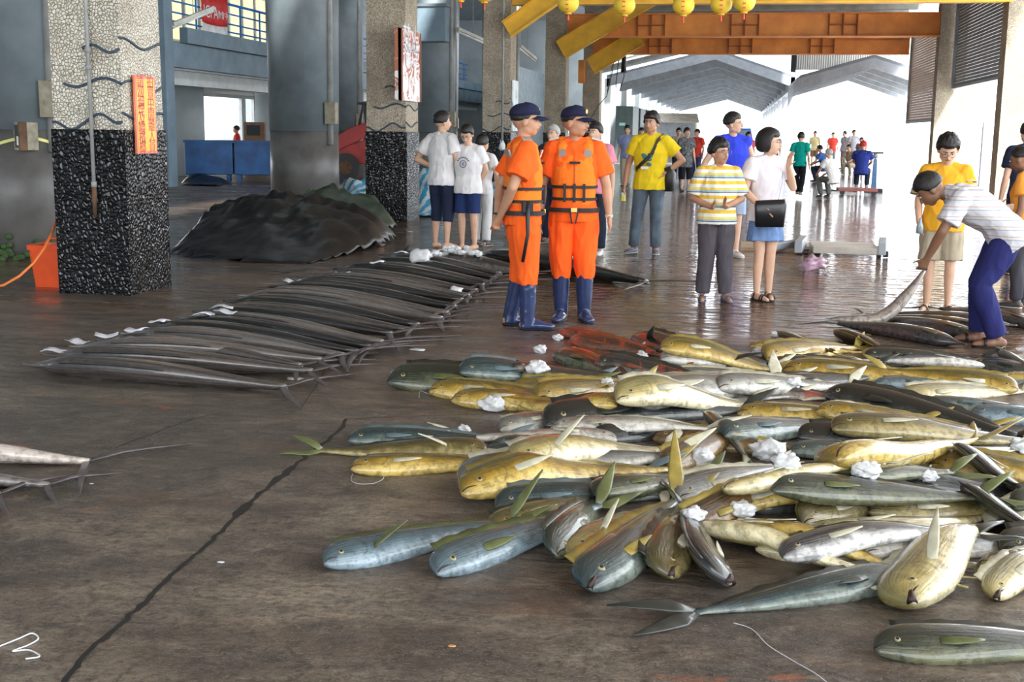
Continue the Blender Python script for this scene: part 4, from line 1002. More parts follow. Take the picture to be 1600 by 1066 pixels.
    def top_garment(name, e, m, sl, hemz, fold=.011):
        g = MB()
        dn = (J['pel']-J['wst']).normalized(); hp_ = J['pel'] + dn*hemz*H
        P = [hp_, J['pel'].lerp(hp_, .2), J['wst'], J['wst'].lerp(J['chs'], .55), J['chs'], J['chs'].lerp(nk, .55), J['chs'].lerp(nk, .90), nk+(nk-J['chs'])*.02]
        wq = wide; R = [(.101*b*wq, .073*b*wq), (.100*b*wq, .072*b*wq), (tw*1.04*wq, .058*b*wq), (cw*.97*wq, .064*b*wq), (cw*wq, .067*b*wq), (cw*.99, .060*b), (.062, .041), (.040, .036)]
        g.loft(P, [((a*H+e), (c*H+e)) for a, c in R], 24, side=sdir)
        for S in 'LR':
            sh, el, wr = J[S+'s'], J[S+'e'], J[S+'w']
            g.cap(sh, J['chs'].lerp(sh, .45), .038*H+e*.6, .045*H, 10)
            g.ell(sh, (.031*H+e, .031*H+e, .031*H+e), 12, 8); g.cap(nk+(nk-J['chs'])*.02, sh.lerp(nk, .10), .030*H+e*.5, .033*H+e*.6, 10)
            if sl > 0:
                q = sh.lerp(el, min(sl, 1)); g.loft([sh, sh.lerp(q, .5), q], [.035*H*b+e, .036*H*b+e*1.3, .036*H*b+e*1.7], 14)
                if sl > 1: g.loft([sh.lerp(el, .95), el, el.lerp(wr, sl-1)], [.03*H+e, .029*H+e, .024*H+e], 14)
        return remeshed(name, g, m, root, vox*.95, 2, fold if detail else 0, (9/H*1.7, 9/H*1.7, 5/H*1.7), seed)
    if upper in ('tee', 'shirt', 'tank', 'long'):
        sl = {'tee': sleeve, 'shirt': sleeve, 'tank': 0, 'long': 1.85}[upper]
        top_garment('shirt', .017*(H/1.7), um, sl, .055+hem)
    lm = lm or cloth('blue_denim', (.06, .09, .14))
    e = .009*H/1.7
    def legs(name, m, to, width, fold=.010):
        g = MB()
        P = [J['wst'].lerp(J['pel'], .35), J['pel'], J['pel']+(J['pel']-J['wst']).normalized()*.045*H]
        g.loft(P, [(.080*b*H+e, .054*b*H+e), (.090*b*H+e, .062*b*H+e), (.088*b*H+e, .062*b*H+e)], 22, side=sdir)
        for S in 'LR':
            h, k, a = J[S+'h'], J[S+'k'], J[S+'a']; lw = legw
            path = [h+Vector((0, 0, .02*H)), h.lerp(k, .35), h.lerp(k, .75), k]; rad = [.054*H*b+e, .050*H*b*lw+e, .042*H*b*lw+e, .038*H*b*lw+e*width]
            if to <= 1: f = to; path = [h+Vector((0, 0, .02*H)), h.lerp(k, f*.4), h.lerp(k, f*.75), h.lerp(k, f)]; rad = [.054*H*b+e, .053*H*b*lw+e, (.050*lw)*H*b+e*width, (.048*lw)*H*b+e*width*1.5]
            else:
                f = to-1; path += [k.lerp(a, f*.5), k.lerp(a, f)]; rad += [.036*H*b*lw+e*width, (.030*lw)*H*b+e*width*1.3]
            g.loft(path, rad, 16)
            g.ell(h, (.052*H*b+e,)*3, 12, 8)
        return remeshed(name, g, m, root, vox*.95, 2, fold if detail else 0, (10/H*1.7, 10/H*1.7, 4/H*1.7), seed+3)
    if lower == 'long': legs('trousers', lm, 1.97, 1.2)
    elif lower == 'capri': legs('capri_trousers', lm, 1.35, 1.3)
    elif lower == 'shorts': legs('shorts', lm, .93, 1.3)
    elif lower == 'boots': legs('trousers', lm, 1.34, .9, .016)
    elif lower == 'skirt':
        g = MB(); P = [J['wst'].lerp(J['pel'], .3), J['pel'], J['pel'].lerp((J['Lk']+J['Rk'])/2, .45), J['pel'].lerp((J['Lk']+J['Rk'])/2, .72)]
        g.loft(P, [(.086*H, .062*H), (.100*H, .070*H), (.112*H, .082*H), (.120*H, .088*H)], 24, side=sdir); remeshed('skirt', g, lm, root, vox, 2, .014, (12, 12, 1.2), seed)
    for S, fy in (('L', ly), ('R', ry)):
        a, k = J[S+'a'], J[S+'k']; fdv = rotz((0, 1, 0), math.radians(fy)); g = MB(); sd = Vector((-fdv.y, fdv.x, 0)); Z = Vector((0, 0, 1)); gz = a.z-.045*H
        if shoes == 'barefoot': continue
        def fp(f, z): q = a + fdv*f*H; q.z = gz + z*H; return q
        if shoes == 'boot':
            g.loft([fp(-.035, .016), fp(-.01, .02), fp(.05, .019), fp(.105, .014), fp(.122, .012)], [(.024*H, .016*H), (.029*H, .022*H), (.031*H, .020*H), (.028*H, .015*H), (.012*H, .008*H)], 16, side=sd)
            g.loft([fp(-.006, .012), fp(-.004, .05), a.lerp(k, .30), a.lerp(k, .76)], [.031*H, .032*H, .038*H, .043*H], 18)
            g.cap(fp(.0, .035), fp(.06, .022), .027*H, .020*H)
            bt = remeshed('boot', g, shm, root, vox*.9, 2, .003, (14, 14, 14), seed)
            g = MB(); g.loft([fp(-.036, .004), fp(-.01, .004), fp(.05, .004), fp(.10, .004), fp(.124, .004)], [(.022*H, .004*H), (.030*H, .004*H), (.032*H, .004*H), (.030*H, .004*H), (.012*H, .004*H)], 14, side=sd)
            g.obj('sole', M_BLACK, bt, smooth=True)
        elif shoes == 'shoe':
            g.loft([fp(-.032, .018), fp(-.01, .022), fp(.045, .019), fp(.09, .014), fp(.108, .012)], [(.020*H, .016*H), (.025*H, .021*H), (.027*H, .018*H), (.024*H, .013*H), (.010*H, .006*H)], 14, side=sd)
            g.cap(fp(-.006, .03), fp(-.004, .05), .024*H, .023*H)
            st = remeshed('shoe', g, shm or mat('shoe_dark', (.05, .05, .055), .5), root, vox*.9, 1)
            if detail: MB().loft([fp(-.034, .004), fp(-.01, .004), fp(.05, .004), fp(.09, .004), fp(.110, .004)], [(.020*H, .004*H), (.027*H, .004*H), (.029*H, .004*H), (.026*H, .004*H), (.010*H, .004*H)], 14, side=sd).obj('sole', mat('pale_sole', (.6, .6, .58), .6), st, smooth=True)
        elif shoes in ('sandal', 'flip'):
            MB().loft([fp(-.034, .004), fp(-.01, .004), fp(.05, .004), fp(.09, .004), fp(.108, .004)], [(.020*H, .005*H), (.025*H, .005*H), (.028*H, .005*H), (.025*H, .005*H), (.012*H, .005*H)], 14, side=sd).obj('sandal_sole', shm or M_BLACK, root, smooth=True)
            g = MB()
            for q in ((.055,) if shoes == 'flip' else (.0, .055, .075)):
                c = [fp(q, 0) + sd*.026*H*math.cos(PI*k/8) + Z*(.008+(.034 if q > .01 else .05)*math.sin(PI*k/8))*H for k in range(9)]
                g.loft(c, [(.007*H, .0022*H)]*9, 6, side=fdv)
            g.obj('sandal_strap', shm or M_BLACK, root, smooth=True)
    root['_H'] = H
    return root, J, hp, H, sdir, dict(tw=tw, cw=cw, b=b, Rh=Rh_, hs=hs)

# ---- clothing colours
C_ORANGE = cloth('safety_orange_uniform', (1.0, .135, .018), .2, vary=.08); C_VEST = cloth('orange_life_vest', (1.0, .23, .025), .3, vary=.06)
C_NAVY = cloth('navy_cap_cloth', (.018, .02, .055)); M_REFL = mat('reflective_grey_patch', (.48, .47, .45), .4, .3); M_WEB = mat('black_webbing', (.02, .018, .02), .7)
M_BOOT = mat('blue_rubber_boot', (.025, .042, .12), .18, vary=.3, vscale=5, coat=.3)
def stripes(name, stops, scale, axis='z', rough=.85, loc=0.):
    q = N(name); v = q.co(); x = q.xyz(v)['xyz'.index(axis)]; t = q.math('FRACT', q.math('MULTIPLY_ADD', x, scale, loc))
    q.set(Base_Color=q.ramp(t, stops, 'CONSTANT'), Roughness=rough); q.b.inputs['Specular IOR Level'].default_value = .2
    q.bump(q.noise(v, 200, 3), .2, .004); return q.m
C_BOY = stripes('striped_tee', [(0, (.78, .80, .74)), (.18, (.80, .50, .06)), (.42, (.78, .80, .74)), (.60, (.05, .07, .10)), (.66, (.38, .50, .55)), (.80, (.85, .62, .12)), (.95, (.78, .80, .74))], 7.5)
C_PLAID = stripes('striped_grey_shirt', [(0, (.62, .62, .66)), (.25, (.36, .40, .46)), (.35, (.66, .63, .63)), (.6, (.50, .36, .34)), (.68, (.64, .64, .68))], 14, 'z')
C_YSL = cloth('amber_yellow_tee', (.85, .42, .03)); C_YEL = cloth('yellow_tee', (.82, .60, .02))
C_TAN = cloth('tan_cotton', (.42, .36, .26)); C_JEAN = cloth('faded_jeans', (.12, .16, .20), vary=.55, vscale=3.2)
C_NAVYP = cloth('navy_trousers', (.022, .025, .12)); C_KNEE = cloth('dark_navy_denim', (.02, .028, .06), vary=.3); C_NAVYS = cloth('navy_shorts', (.018, .035, .12))
C_WHITE = cloth('white_cotton', (.80, .79, .80)); C_BLUE = cloth('bright_blue_tank', (.035, .06, .62)); C_GREYP = cloth('charcoal_trousers', (.09, .08, .095), vary=.2)

def person_cap(r, hp, hs, Rh, m, brim=True, badge=True):
    g = MB(); nu = 24; nv = 8
    for i in range(nv+1):
        ph = PI/2*i/nv
        for k in range(nu):
            th = 2*PI*k/nu; g.v.append(hp(math.sin(ph)*math.cos(th)*.052, math.sin(ph)*math.sin(th)*.063-.007, .022 + math.cos(ph)**.75*.050 + .004*(math.sin(th) > 0)))
    for i in range(nv):
        for k in range(nu): g.f.append((i*nu+k, i*nu+(k+1) % nu, (i+1)*nu+(k+1) % nu, (i+1)*nu+k))
    o = g.obj('cap', m, r, smooth=True); sm = o.modifiers.new('s', 'SOLIDIFY'); sm.thickness = .006; sm.offset = -1
    V = []
    for j, (yy, dz) in enumerate([(.046, .022), (.068, .020), (.088, .015), (.100, .010)]):
        for k in range(9):
            t = k/8*2-1; V.append(hp(t*.046*(1-.28*j/3*abs(t)), yy - .020*t*t*(1 if j == 0 else .9+j*.35), dz - .011*t*t))
    g = MB(); g.v = [tuple(v) for v in V]; g.f = [(j*9+k, j*9+k+1, (j+1)*9+k+1, (j+1)*9+k) for j in range(3) for k in range(8)]
    o2 = g.obj('cap_brim', m, o, smooth=True); o2.modifiers.new('s', 'SOLIDIFY').thickness = .005
    if badge: MB().ell(hp(0, .0535, .046), (.010*hs, .0025*hs, .012*hs), 12, 6, Rh).obj('cap_badge', mat('gold_badge', (.75, .5, .08), .4, .4), o, smooth=True)

def officer(label, foot, top, yaw, head_yaw, pose, hands, ly, ry, baton=False, **k):
    r, J, hp, H, sd, X = person(label, foot, top, yaw=yaw, head_yaw=head_yaw, pose=pose, um=C_ORANGE, lm=C_ORANGE, lower='boots', shoes='boot', shm=M_BOOT, hands=hands, ly=ly, ry=ry, hair='buzz', skin=M_SKIN2, sleeve=.72, legw=1.2, build=1.02, **k)
    b = X['b']; nk = J['nkb']
    # life vest: thick padded torso shell
    g = MB(); P = [J['wst'].lerp(J['pel'], .75), J['wst'].lerp(J['pel'], .4), J['wst'], J['wst'].lerp(J['chs'], .6), J['chs'], J['chs'].lerp(nk, .5)]
    R = [(.094, .074), (.100, .080), (.101, .080), (.104, .082), (.102, .080), (.088, .070)]
    g.loft(P, [(a*H, c*H) for a, c in R], 28, side=sd, power=2.5)
    for s_ in (-1, 1):
        a = J['chs'].lerp(nk, .3)+Vector((s_*.058*H, .045*H, 0)); z = nk+Vector((s_*.060*H, 0, .014*H)); c = J['chs'].lerp(nk, .3)+Vector((s_*.058*H, -.050*H, 0))
        g.loft([a, a.lerp(z, .6)+Vector((0, .018*H, .01*H)), z, c.lerp(z, .6)+Vector((0, -.018*H, .01*H)), c], [(.027*H, .020*H)]*5, 12, side=(1, 0, 0))
    vest = remeshed('life_vest', g, C_VEST, r, .009, 2, .006, (8, 8, 8), 4)
    def ring(t0, e, hgt, m, nme, par, pts=(J['pel'], J['wst'], J['chs'])):
        c = pts[0].lerp(pts[1], t0) if t0 <= 1 else pts[1].lerp(pts[2], t0-1); q = MB(); n_ = 32; V = []
        for k_ in range(n_):
            th = 2*PI*k_/n_; cc, ss = math.cos(th), math.sin(th); cc = math.copysign(abs(cc)**.8, cc); ss = math.copysign(abs(ss)**.8, ss)
            for rr, zz in ((1, hgt/2), (1, -hgt/2), (.93, -hgt/2), (.93, hgt/2)): V.append(c + Vector((cc*e[0]*H*rr, ss*e[1]*H*rr, zz)))
        q.v = [tuple(v) for v in V]; q.f = [(k_*4+j, k_*4+(j+1) % 4, ((k_+1) % n_)*4+(j+1) % 4, ((k_+1) % n_)*4+j) for k_ in range(n_) for j in range(4)]
        return q.obj(nme, m, par, smooth=False)
    ring(.62, (.108, .088), .022, M_WEB, 'vest_strap', vest); ring(1.22, (.110, .090), .022, M_WEB, 'vest_strap', vest)
    ring(.02, (.121, .096), .035, M_WEB, 'duty_belt', r)
    MB().box(J['pel']+Vector((0, .098*H, .004*H)), (.03*H, .012*H, .022*H)).obj('belt_buckle', mat('brass_buckle', (.55, .38, .12), .3, .8), r, bevel=.003)
    sb = MB()
    for x in (-.045, .0, .045): sb.box(J['wst'].lerp(J['chs'], .0)+Vector((x*H, .088*H, -.004*H)), (.012*H, .008*H, .085*H))
    sb.obj('vest_buckles', M_WEB, vest)
    MB().box(J['chs']+Vector((0, .084*H, .030*H)), (.05*H, .012*H, .010*H)).obj('chest_tie', M_WEB, vest, bevel=.003)
    for s_ in (-1, 1):
        MB().box(J['chs'].lerp(nk, .62)+Vector((s_*.058*H, .070*H, 0)), (.032*H, .006*H, .034*H), M=Matrix.Rotation(-.35, 3, 'X')).obj('reflective_patch', M_REFL, vest)
        MB().box(J[('L' if s_ < 0 else 'R')+'s']+Vector((s_*-.002*H, .0, .047*H)), (.045*H, .04*H, .008*H), M=Matrix.Rotation(s_*.25, 3, 'Y')).obj('shoulder_patch', M_REFL, r)
    MB().box(J['chs'].lerp(nk, .5)+Vector((0, -.068*H, .01*H)), (.11*H, .008*H, .040*H), M=Matrix.Rotation(.30, 3, 'X')).obj('back_reflector', M_REFL, vest)
    for s_ in (-1, 1): MB().loft([J['pel']+Vector((s_*.02*H, .097*H, 0)), J['pel']+Vector((s_*.008*H, .090*H, -.06*H))], [(.005*H, .002*H)]*2, 6).obj('hanging_strap', M_WEB, r)
    person_cap(r, hp, X['hs'], X['Rh'], C_NAVY)
    MB().box(J['chs']+Vector((0, .083*H, -.03*H)), (.004*H, .006*H, .15*H)).obj('vest_zip', mat('zip_red', (.45, .07, .01), .6), vest)
    # collar
    MB().loft([nk+Vector((0, 0, -.02*H)), nk+Vector((0, .004*H, .012*H))], [.052*H, .044*H], 20).obj('collar', C_ORANGE, r, smooth=True)
    if baton:
        q = J['pel']+Vector((.128*H, -.005*H, .01*H)); MB().loft([q+Vector((0, 0, .045*H)), q+Vector((.008*H, 0, -.02*H)), q+Vector((.012*H, .0, -.10*H)), q+Vector((.006*H, -.02*H, -.22*H))], [.009*H, .010*H, .0075*H, .0075*H], 10).obj('baton', M_BLACK, r, smooth=True)
        MB().box(q+Vector((-.004*H, 0, .02*H)), (.022*H, .05*H, .05*H)).obj('belt_pouch', M_WEB, r, bevel=.006)
    for S in 'LR':
        if S == 'R' or not baton: pass
    w = J['Lw']; MB().loft([w+Vector((0, 0, -.006*H)), w+Vector((0, 0, .006*H))], [.019*H]*2, 14).obj('wristwatch', M_WEB if baton else mat('pale_watch', (.6, .62, .5), .4), r)
    return r
officer('man in orange life vest in profile, hands behind his back, baton at hip', (814, 512), (846, 163), -68, -12,
        dict(Le=(-.135, -.075, .64), Re=(.135, -.075, .64), Lw=(-.050, -.105, .515), Rw=(.020, -.110, .500), La=(-.085, -.03, .045), Ra=(.06, .02, .045)), ('relax', 'relax'), 12, -4, baton=True)
officer('man in orange life vest and navy cap standing frontally with head turned to the right', (893, 500), (905, 166), -172, 62,
        dict(Le=(-.150, -.01, .64), Re=(.150, -.02, .64), Lw=(-.165, .03, .50), Rw=(.155, .0, .50), La=(-.060, 0, .045), Ra=(.052, 0, .045)), ('relax', 'relax'), 12, -10)

# boys and man in white shirts, by the far end of the sailfish
r, J, hp, H, sd, X = person('man in white t-shirt and dark knee-length jeans seen from behind, hand on hip', (690, 388), (706, 175), yaw=-28, head_yaw=-25, lower='capri', lm=C_KNEE, shoes='barefoot', um=C_WHITE, detail=2,
       pose=dict(Le=(-.215, -.04, .655), Lw=(-.105, .01, .60), Re=(.14, .01, .64), Rw=(.12, .06, .52)), hands=('hip', 'relax'), ly=20, ry=-10, skin=M_SKIN, wide=1.08)
r, J, hp, H, sd, X = person('boy with glasses in white printed t-shirt and navy shorts looking down', (731, 390), (716, 196), yaw=165, head_yaw=10, head_pitch=-28, lower='shorts', lm=C_NAVYS, shoes='barefoot', glasses=True,
       pose=dict(hd=(0, .03, .93), Le=(-.13, -.06, .65), Re=(.13, -.06, .65), Lw=(-.06, -.09, .55), Rw=(.06, -.09, .55)), wide=1.12, ly=-12, ry=14, hem=.01)
M_PRINT = mat('grey_blue_print', (.12, .13, .19), .8)
c = J['chs']; y_ = .068*H*1.12+.022
g = MB(); g.loft([(c.x+.045*math.cos(2*PI*k/20), y_+.004, c.z-.03+.045*math.sin(2*PI*k/20)) for k in range(21)], [.005]*21, 5, caps=False)
g.loft([(c.x-.014, y_+.003, c.z-.05), (c.x+.016, y_+.003, c.z-.03), (c.x-.012, y_+.003, c.z-.01)], [.007]*3, 5)
for k in range(7):
    a = PI*(.15+.7*k/6); g.box((c.x+.085*math.cos(a), y_+.002, c.z-.02+.075*math.sin(a)), (.016, .008, .018))
g.obj('shirt_print', M_PRINT, r)
person('person in white top mostly hidden behind the boy in printed t-shirt', (752, 384), (744, 212), yaw=-20, head_yaw=-10, lower='long', lm=cloth('white_trousers', (.7, .72, .72)), shoes='shoe', detail=1, hands=('relax', 'relax'),
       pose=dict(Re=(.17, -.02, .66), Rw=(.11, .07, .58)))
# man in yellow with the shoulder bag
r, J, hp, H, sd, X = person('man in yellow t-shirt and jeans with a black shoulder bag, holding a juice carton', (1012, 396), (1019, 176), yaw=172, head_yaw=-12, lower='long', lm=C_JEAN, um=C_YEL, shoes='shoe', shm=mat('grey_sneaker', (.10, .13, .18), .5), hair='spiky', skin=M_SKIN2,
       pose=dict(Re=(.16, -.01, .64), Rw=(.175, .03, .50), Le=(-.225, -.035, .67), Lw=(-.118, .0, .585), Ra=(.105, 0, .045), La=(-.055, 0, .045), Rk=(.08, .02, .285)), hands=('hip', 'grip'), ly=15, ry=-20, wide=1.12, hem=.01)
PK = (r, J, H)
g = MB(); c = J['chs']
st = [J['Ls']+Vector((.012*H, .0, .045*H)), J['Ls']+Vector((.04*H, .055*H, .005*H)), c+Vector((-.03*H, .092*H, 0)), c+Vector((.03*H, .098*H, -.06*H)), J['wst']+Vector((.085*H, .07*H, 0)), J['pel']+Vector((.105*H, .0, .05*H))]
g.loft(st, [(.013*H, .003*H)]*6, 8, side=(0, 0, 1)); g.obj('bag_strap', M_WEB, r, smooth=True)
bg = MB().loft([(-.118*H, -.03*H, .62*H), (-.135*H, -.03*H, .57*H), (-.14*H, -.03*H, .45*H)], [(.03*H, .05*H), (.045*H, .06*H), (.03*H, .065*H)], 12, side=(1, 0, 0), power=3); q = bg.obj('shoulder_bag', mat('black_nylon', (.015, .016, .018), .5), None, smooth=True)
q.matrix_world = r.matrix_basis; tag(q, 'black shoulder bag hanging at the hip of the man in yellow', 'bag')
g = MB(); y_ = .092*H
for k in range(9):
    random.seed(k); g.ell((c.x+random.uniform(-.04, .05)*H*.7, y_+.004, c.z-.035*H+random.uniform(-.05, .03)*H), (.016*H, .006, .012*H), 8, 5)
g.obj('shirt_print', mat('teal_print', (.05, .16, .18), .8), r, smooth=True)
MB().box((c.x+.02*H, y_+.004, c.z-.10*H), (.055*H, .008, .018*H)).obj('print_label', C_WHITE, r)
ww = J['Rw']; jc = empty('juice_carton', r.matrix_basis @ (ww+Vector((.004*H, .02*H, -.125*H))), r.rotation_euler.z, 'small yellow juice carton held low in the right hand of the man in yellow', 'carton')
B2((-.024, -.018, 0), (.024, .018, .085)).obj('carton_body', mat('carton_yellow', (.85, .75, .05), .4), jc, bevel=.002); B2((-.0242, -.0182, .085), (.0242, .0182, .108)).obj('carton_top', C_WHITE, jc)
B2((-.015, .0185, .06), (.015, .019, .08)).obj('carton_panel', C_WHITE, jc)
# tall man in blue tank behind the striped boy
person('tall man in bright blue sleeveless top standing behind the striped boy', (1137, 402), (1125, 176), yaw=-160, head_yaw=55, lower='shorts', lm=cloth('pale_blue_shorts', (.35, .42, .55)), um=C_BLUE, upper='tank', shoes='shoe', shm=mat('white_sneaker', (.7, .7, .7), .5), glasses=True,
       pose=dict(Re=(.185, -.03, .655), Rw=(.235, .03, .515), Le=(-.175, -.02, .65), Lw=(-.20, .05, .53)), ly=10, ry=-20, wide=1.1, hem=.03, skin=M_SKIN)
# striped boy
r, J, hp, H, sd, X = person('boy with glasses in a yellow and white striped t-shirt fiddling with his hands', (1115, 470), (1120, 220), yaw=-172, head_yaw=35, lower='long', lm=C_GREYP, um=C_BOY, shoes='sandal', shm=mat('blue_sandal', (.10, .14, .25), .5), hair='spiky', glasses=True, skin=M_SKIN2,
       pose=dict(Re=(.155, -.01, .645), Rw=(.045, .115, .595), Le=(-.15, -.01, .645), Lw=(-.035, .12, .60), Ra=(.075, 0, .045), La=(-.070, 0, .045)), hands=('bend', 'bend'), ly=15, ry=-5, wide=1.14, legw=1.2, sleeve=.85, hem=-.02)
# woman
r, J, hp, H, sd, X = person('woman with black bob in white shirt and blue skirt, hand raised to her mouth', (1190, 468), (1202, 203), yaw=-150, head_yaw=40, lower='skirt', lm=cloth('light_blue_denim', (.16, .26, .48), vary=.35), um=cloth('soft_white_blouse', (.80, .74, .78)), upper='shirt', shoes='sandal', shm=mat('black_sandal', (.02, .02, .02), .4), hair='bob', glasses=True, female=True,
       pose=dict(Re=(.15, .0, .65), Rw=(.085, .095, .555), Le=(-.16, .03, .665), Lw=(-.075, .10, .80), La=(-.045, .0, .045), Ra=(.050, .02, .045), Lk=(-.038, .015, .285), Rk=(.042, .02, .285)), hands=('bend', 'flat'), ly=-20, ry=10, wide=1.05, sleeve=.6)
q = MB().loft([(.05*H, .125*H, .600*H), (.05*H, .132*H, .57*H), (.05*H, .130*H, .445*H)], [(.088*H, .012*H), (.095*H, .022*H), (.085*H, .020*H)], 16, side=(1, -.25, 0), power=4).obj('handbag', mat('black_leather', (.012, .012, .014), .3), None, smooth=True)
q.matrix_world = r.matrix_basis; tag(q, 'black handbag held at the hip of the woman in white shirt', 'bag')
g = MB().loft([J['Ls']+Vector((0, 0, .045*H)), J['chs']+Vector((-.05*H, .085*H, 0)), (-.02*H, .10*H, .60*H)], [(.004*H, .002*H)]*3, 6); g.obj('bag_strap', mat('blue_grey_strap', (.3, .38, .55), .6), r)
# boy in amber tee at right
r, J, hp, H, sd, X = person('boy with glasses in amber t-shirt with striped sleeves and tan shorts, looking down', (1463, 487), (1458, 213), yaw=172, head_yaw=6, head_pitch=-32, lower='shorts', lm=C_TAN, um=C_YSL, shoes='flip', hair='spiky', glasses=True, skin=M_SKIN,
       pose=dict(hd=(0, .035, .93), Re=(.14, -.01, .64), Rw=(.13, .05, .515), Le=(-.14, -.01, .64), Lw=(-.10, .03, .53)), hands=('relax', 'grip'), ly=15, ry=-15, wide=1.08, legw=1.2, sleeve=.5)
M_SLV = stripes('striped_sleeve', [(0, (.16, .10, .09)), (.4, (.75, .55, .25))], 26)
for S in 'LR':
    a, b_ = J[S+'s'], J[S+'e']; MB().loft([a.lerp(b_, .25), a.lerp(b_, .6), a.lerp(b_, .86)], [.050*H, .056*H, .058*H], 16).obj('striped_sleeve', M_SLV, r, smooth=True)
MB().box(J['chs']+Vector((-.05*H, .092*H, .0)), (.03*H, .006, .03*H)).obj('chest_pocket_patch', C_WHITE, r)
w = J['Rw']; bt = MB().loft([(w.x-.01, w.y+.04, w.z-.09), (w.x-.012, w.y+.05, w.z-.03), (w.x-.014, w.y+.055, w.z+.01), (w.x-.015, w.y+.058, w.z+.04)], [.032, .032, .014, .012], 12).obj('water_bottle', mat('pale_blue_plastic', (.55, .70, .80), .15, trans=.4), None, smooth=True)
bt.matrix_world = r.matrix_basis; tag(bt, 'clear pale blue plastic bottle in the hand of the boy in amber t-shirt', 'bottle')
# bending man
rB = G(1530, 538)
r, J, hp, H, sd, X = person('man in striped grey shirt and navy trousers bending far down to drag a fish', (1530, 538), H=1.66, yaw=92, head_yaw=-8, head_pitch=-48, lower='long', lm=C_NAVYP, um=C_PLAID, shoes='flip', hair='short', skin=M_SKIN3,
       pose=dict(pel=(0, -.085, .50), wst=(0, -.03, .565), chs=(0, .085, .635), nkb=(0, .175, .69), hd=(0, .265, .695), Ls=(-.10, .145, .665), Rs=(.10, .145, .665), Lh=(-.052, -.085, .49), Rh=(.052, -.085, .49),
                 Lk=(-.06, .03, .275), Rk=(.07, .0, .28), La=(-.075, -.06, .045), Ra=(.07, -.01, .045), Le=(-.12, .22, .52), Lw=(-.05, .265, .39), Re=(.16, .05, .58), Rw=(.20, -.08, .60)), hands=('grip', 'relax'), wide=1.15, legw=1.2, sleeve=.75)
BM = (r, J, H)
# two at the right frame edge
person('man in white and orange vest cut by the right frame edge', (1590, 480), (1606, 228), yaw=60, head_yaw=0, head_pitch=-20, lower='long', lm=cloth('dull_dark_trousers', (.05, .05, .06)), um=cloth('orange_white_vest', (.85, .36, .06)), upper='tee', shoes='shoe', hair='buzz', detail=1, wide=1.2, skin=M_SKIN3,
       pose=dict(hd=(0, .06, .92)))
person('person in dark navy shirt seen from behind at the right frame edge', (1590, 428), (1584, 190), yaw=10, lower='long', lm=C_NAVYP, um=cloth('dark_navy_shirt', (.02, .03, .07)), detail=1, hair='short')

# middle distance
def far(lab, foot, top, um, lm, yaw=180, lower='long', **k): return person(lab, foot, top, yaw=yaw, um=um, lm=lm, lower=lower, detail=k.pop('detail', 1), **k)
far('woman in teal shirt and black leggings walking away', (1247, 306), (1233, 207), cloth('teal_tee', (.0, .32, .26)), cloth('black_leggings', (.015, .015, .02)), -15, hair='short', pose=dict(La=(-.04, .09, .06), Ra=(.05, -.09, .06), Lk=(-.05, .07, .29), Rk=(.055, .01, .285)))
far('man in light blue polo with a dark strap and khaki trousers walking closer', (978, 292), (974, 196), cloth('sky_polo', (.30, .36, .62)), cloth('khaki', (.50, .44, .33)), 170, pose=dict(La=(-.05, .04, .045), Ra=(.06, -.02, .045)))
far('woman in black and white patterned dress over black leggings', (1070, 300), (1080, 200), cloth('patterned_dress', (.16, .17, .18), vary=.95, vscale=22), cloth('black_leggings', (.015, .015, .02)), -150, lower='capri', hem=.08, hair='short')
far('person in red t-shirt behind the patterned dress', (1087, 284), (1086, 202), cloth('red_tee', (.75, .07, .05)), cloth('mid_blue', (.05, .08, .2)), 150)
far('person in tan shirt behind the man in yellow', (1058, 285), (1056, 200), cloth('tan_shirt', (.45, .36, .28)), C_KNEE, 180)
far('person with dark cap just left of the man in yellow', (1000, 290), (997, 200), cloth('dark_top', (.03, .03, .04)), C_KNEE, 180)
far('person in pink behind the tall man in blue', (1166, 285), (1163, 206), cloth('pink_top', (.75, .15, .25)), C_KNEE, 200)
far('woman in pink striped top partly hidden behind the officer facing us', (926, 398), (926, 192), cloth('pink_stripe', (.75, .28, .38)), cloth('dark_jeans', (.02, .03, .05)), 175, shm=mat('white_shoe', (.8, .8, .8), .5), head_yaw=-20)
far('grey-haired person hidden between the two officers', (862, 380), (868, 196), cloth('dark_top', (.03, .03, .04)), C_KNEE, 160, hairm=M_GREYHAIR)
far('person in yellow top far off in the white glare', (1271, 262), (1272, 205), cloth('pale_yellow_tee', (.75, .65, .35)), cloth('brown_shorts', (.25, .14, .08)), 170, lower='shorts', detail=0)
far('person in red top far off in the white glare', (1299, 262), (1299, 207), cloth('red_tee', (.75, .07, .05)), cloth('grey_p', (.3, .3, .33)), 190, detail=0)
far('thin person standing far off, third in the white glare', (1317, 264), (1315, 205), cloth('grey_tee', (.4, .38, .42)), cloth('grey_p', (.3, .3, .33)), 120, detail=0)
far('person in grey far off, tallest in the white glare', (1331, 266), (1329, 203), cloth('grey_tee', (.4, .38, .42)), cloth('brown_p', (.3, .22, .2)), 200, detail=0)
far('person in striped brown far off beside the red-capped sitter', (1343, 274), (1341, 215), cloth('brown_tee', (.35, .25, .25)), cloth('grey_p', (.3, .3, .33)), 150, detail=0)
far('person in red far left of the teal shirt woman', (1207, 275), (1200, 205), cloth('red_tee', (.75, .07, .05)), C_KNEE, 170, detail=0)
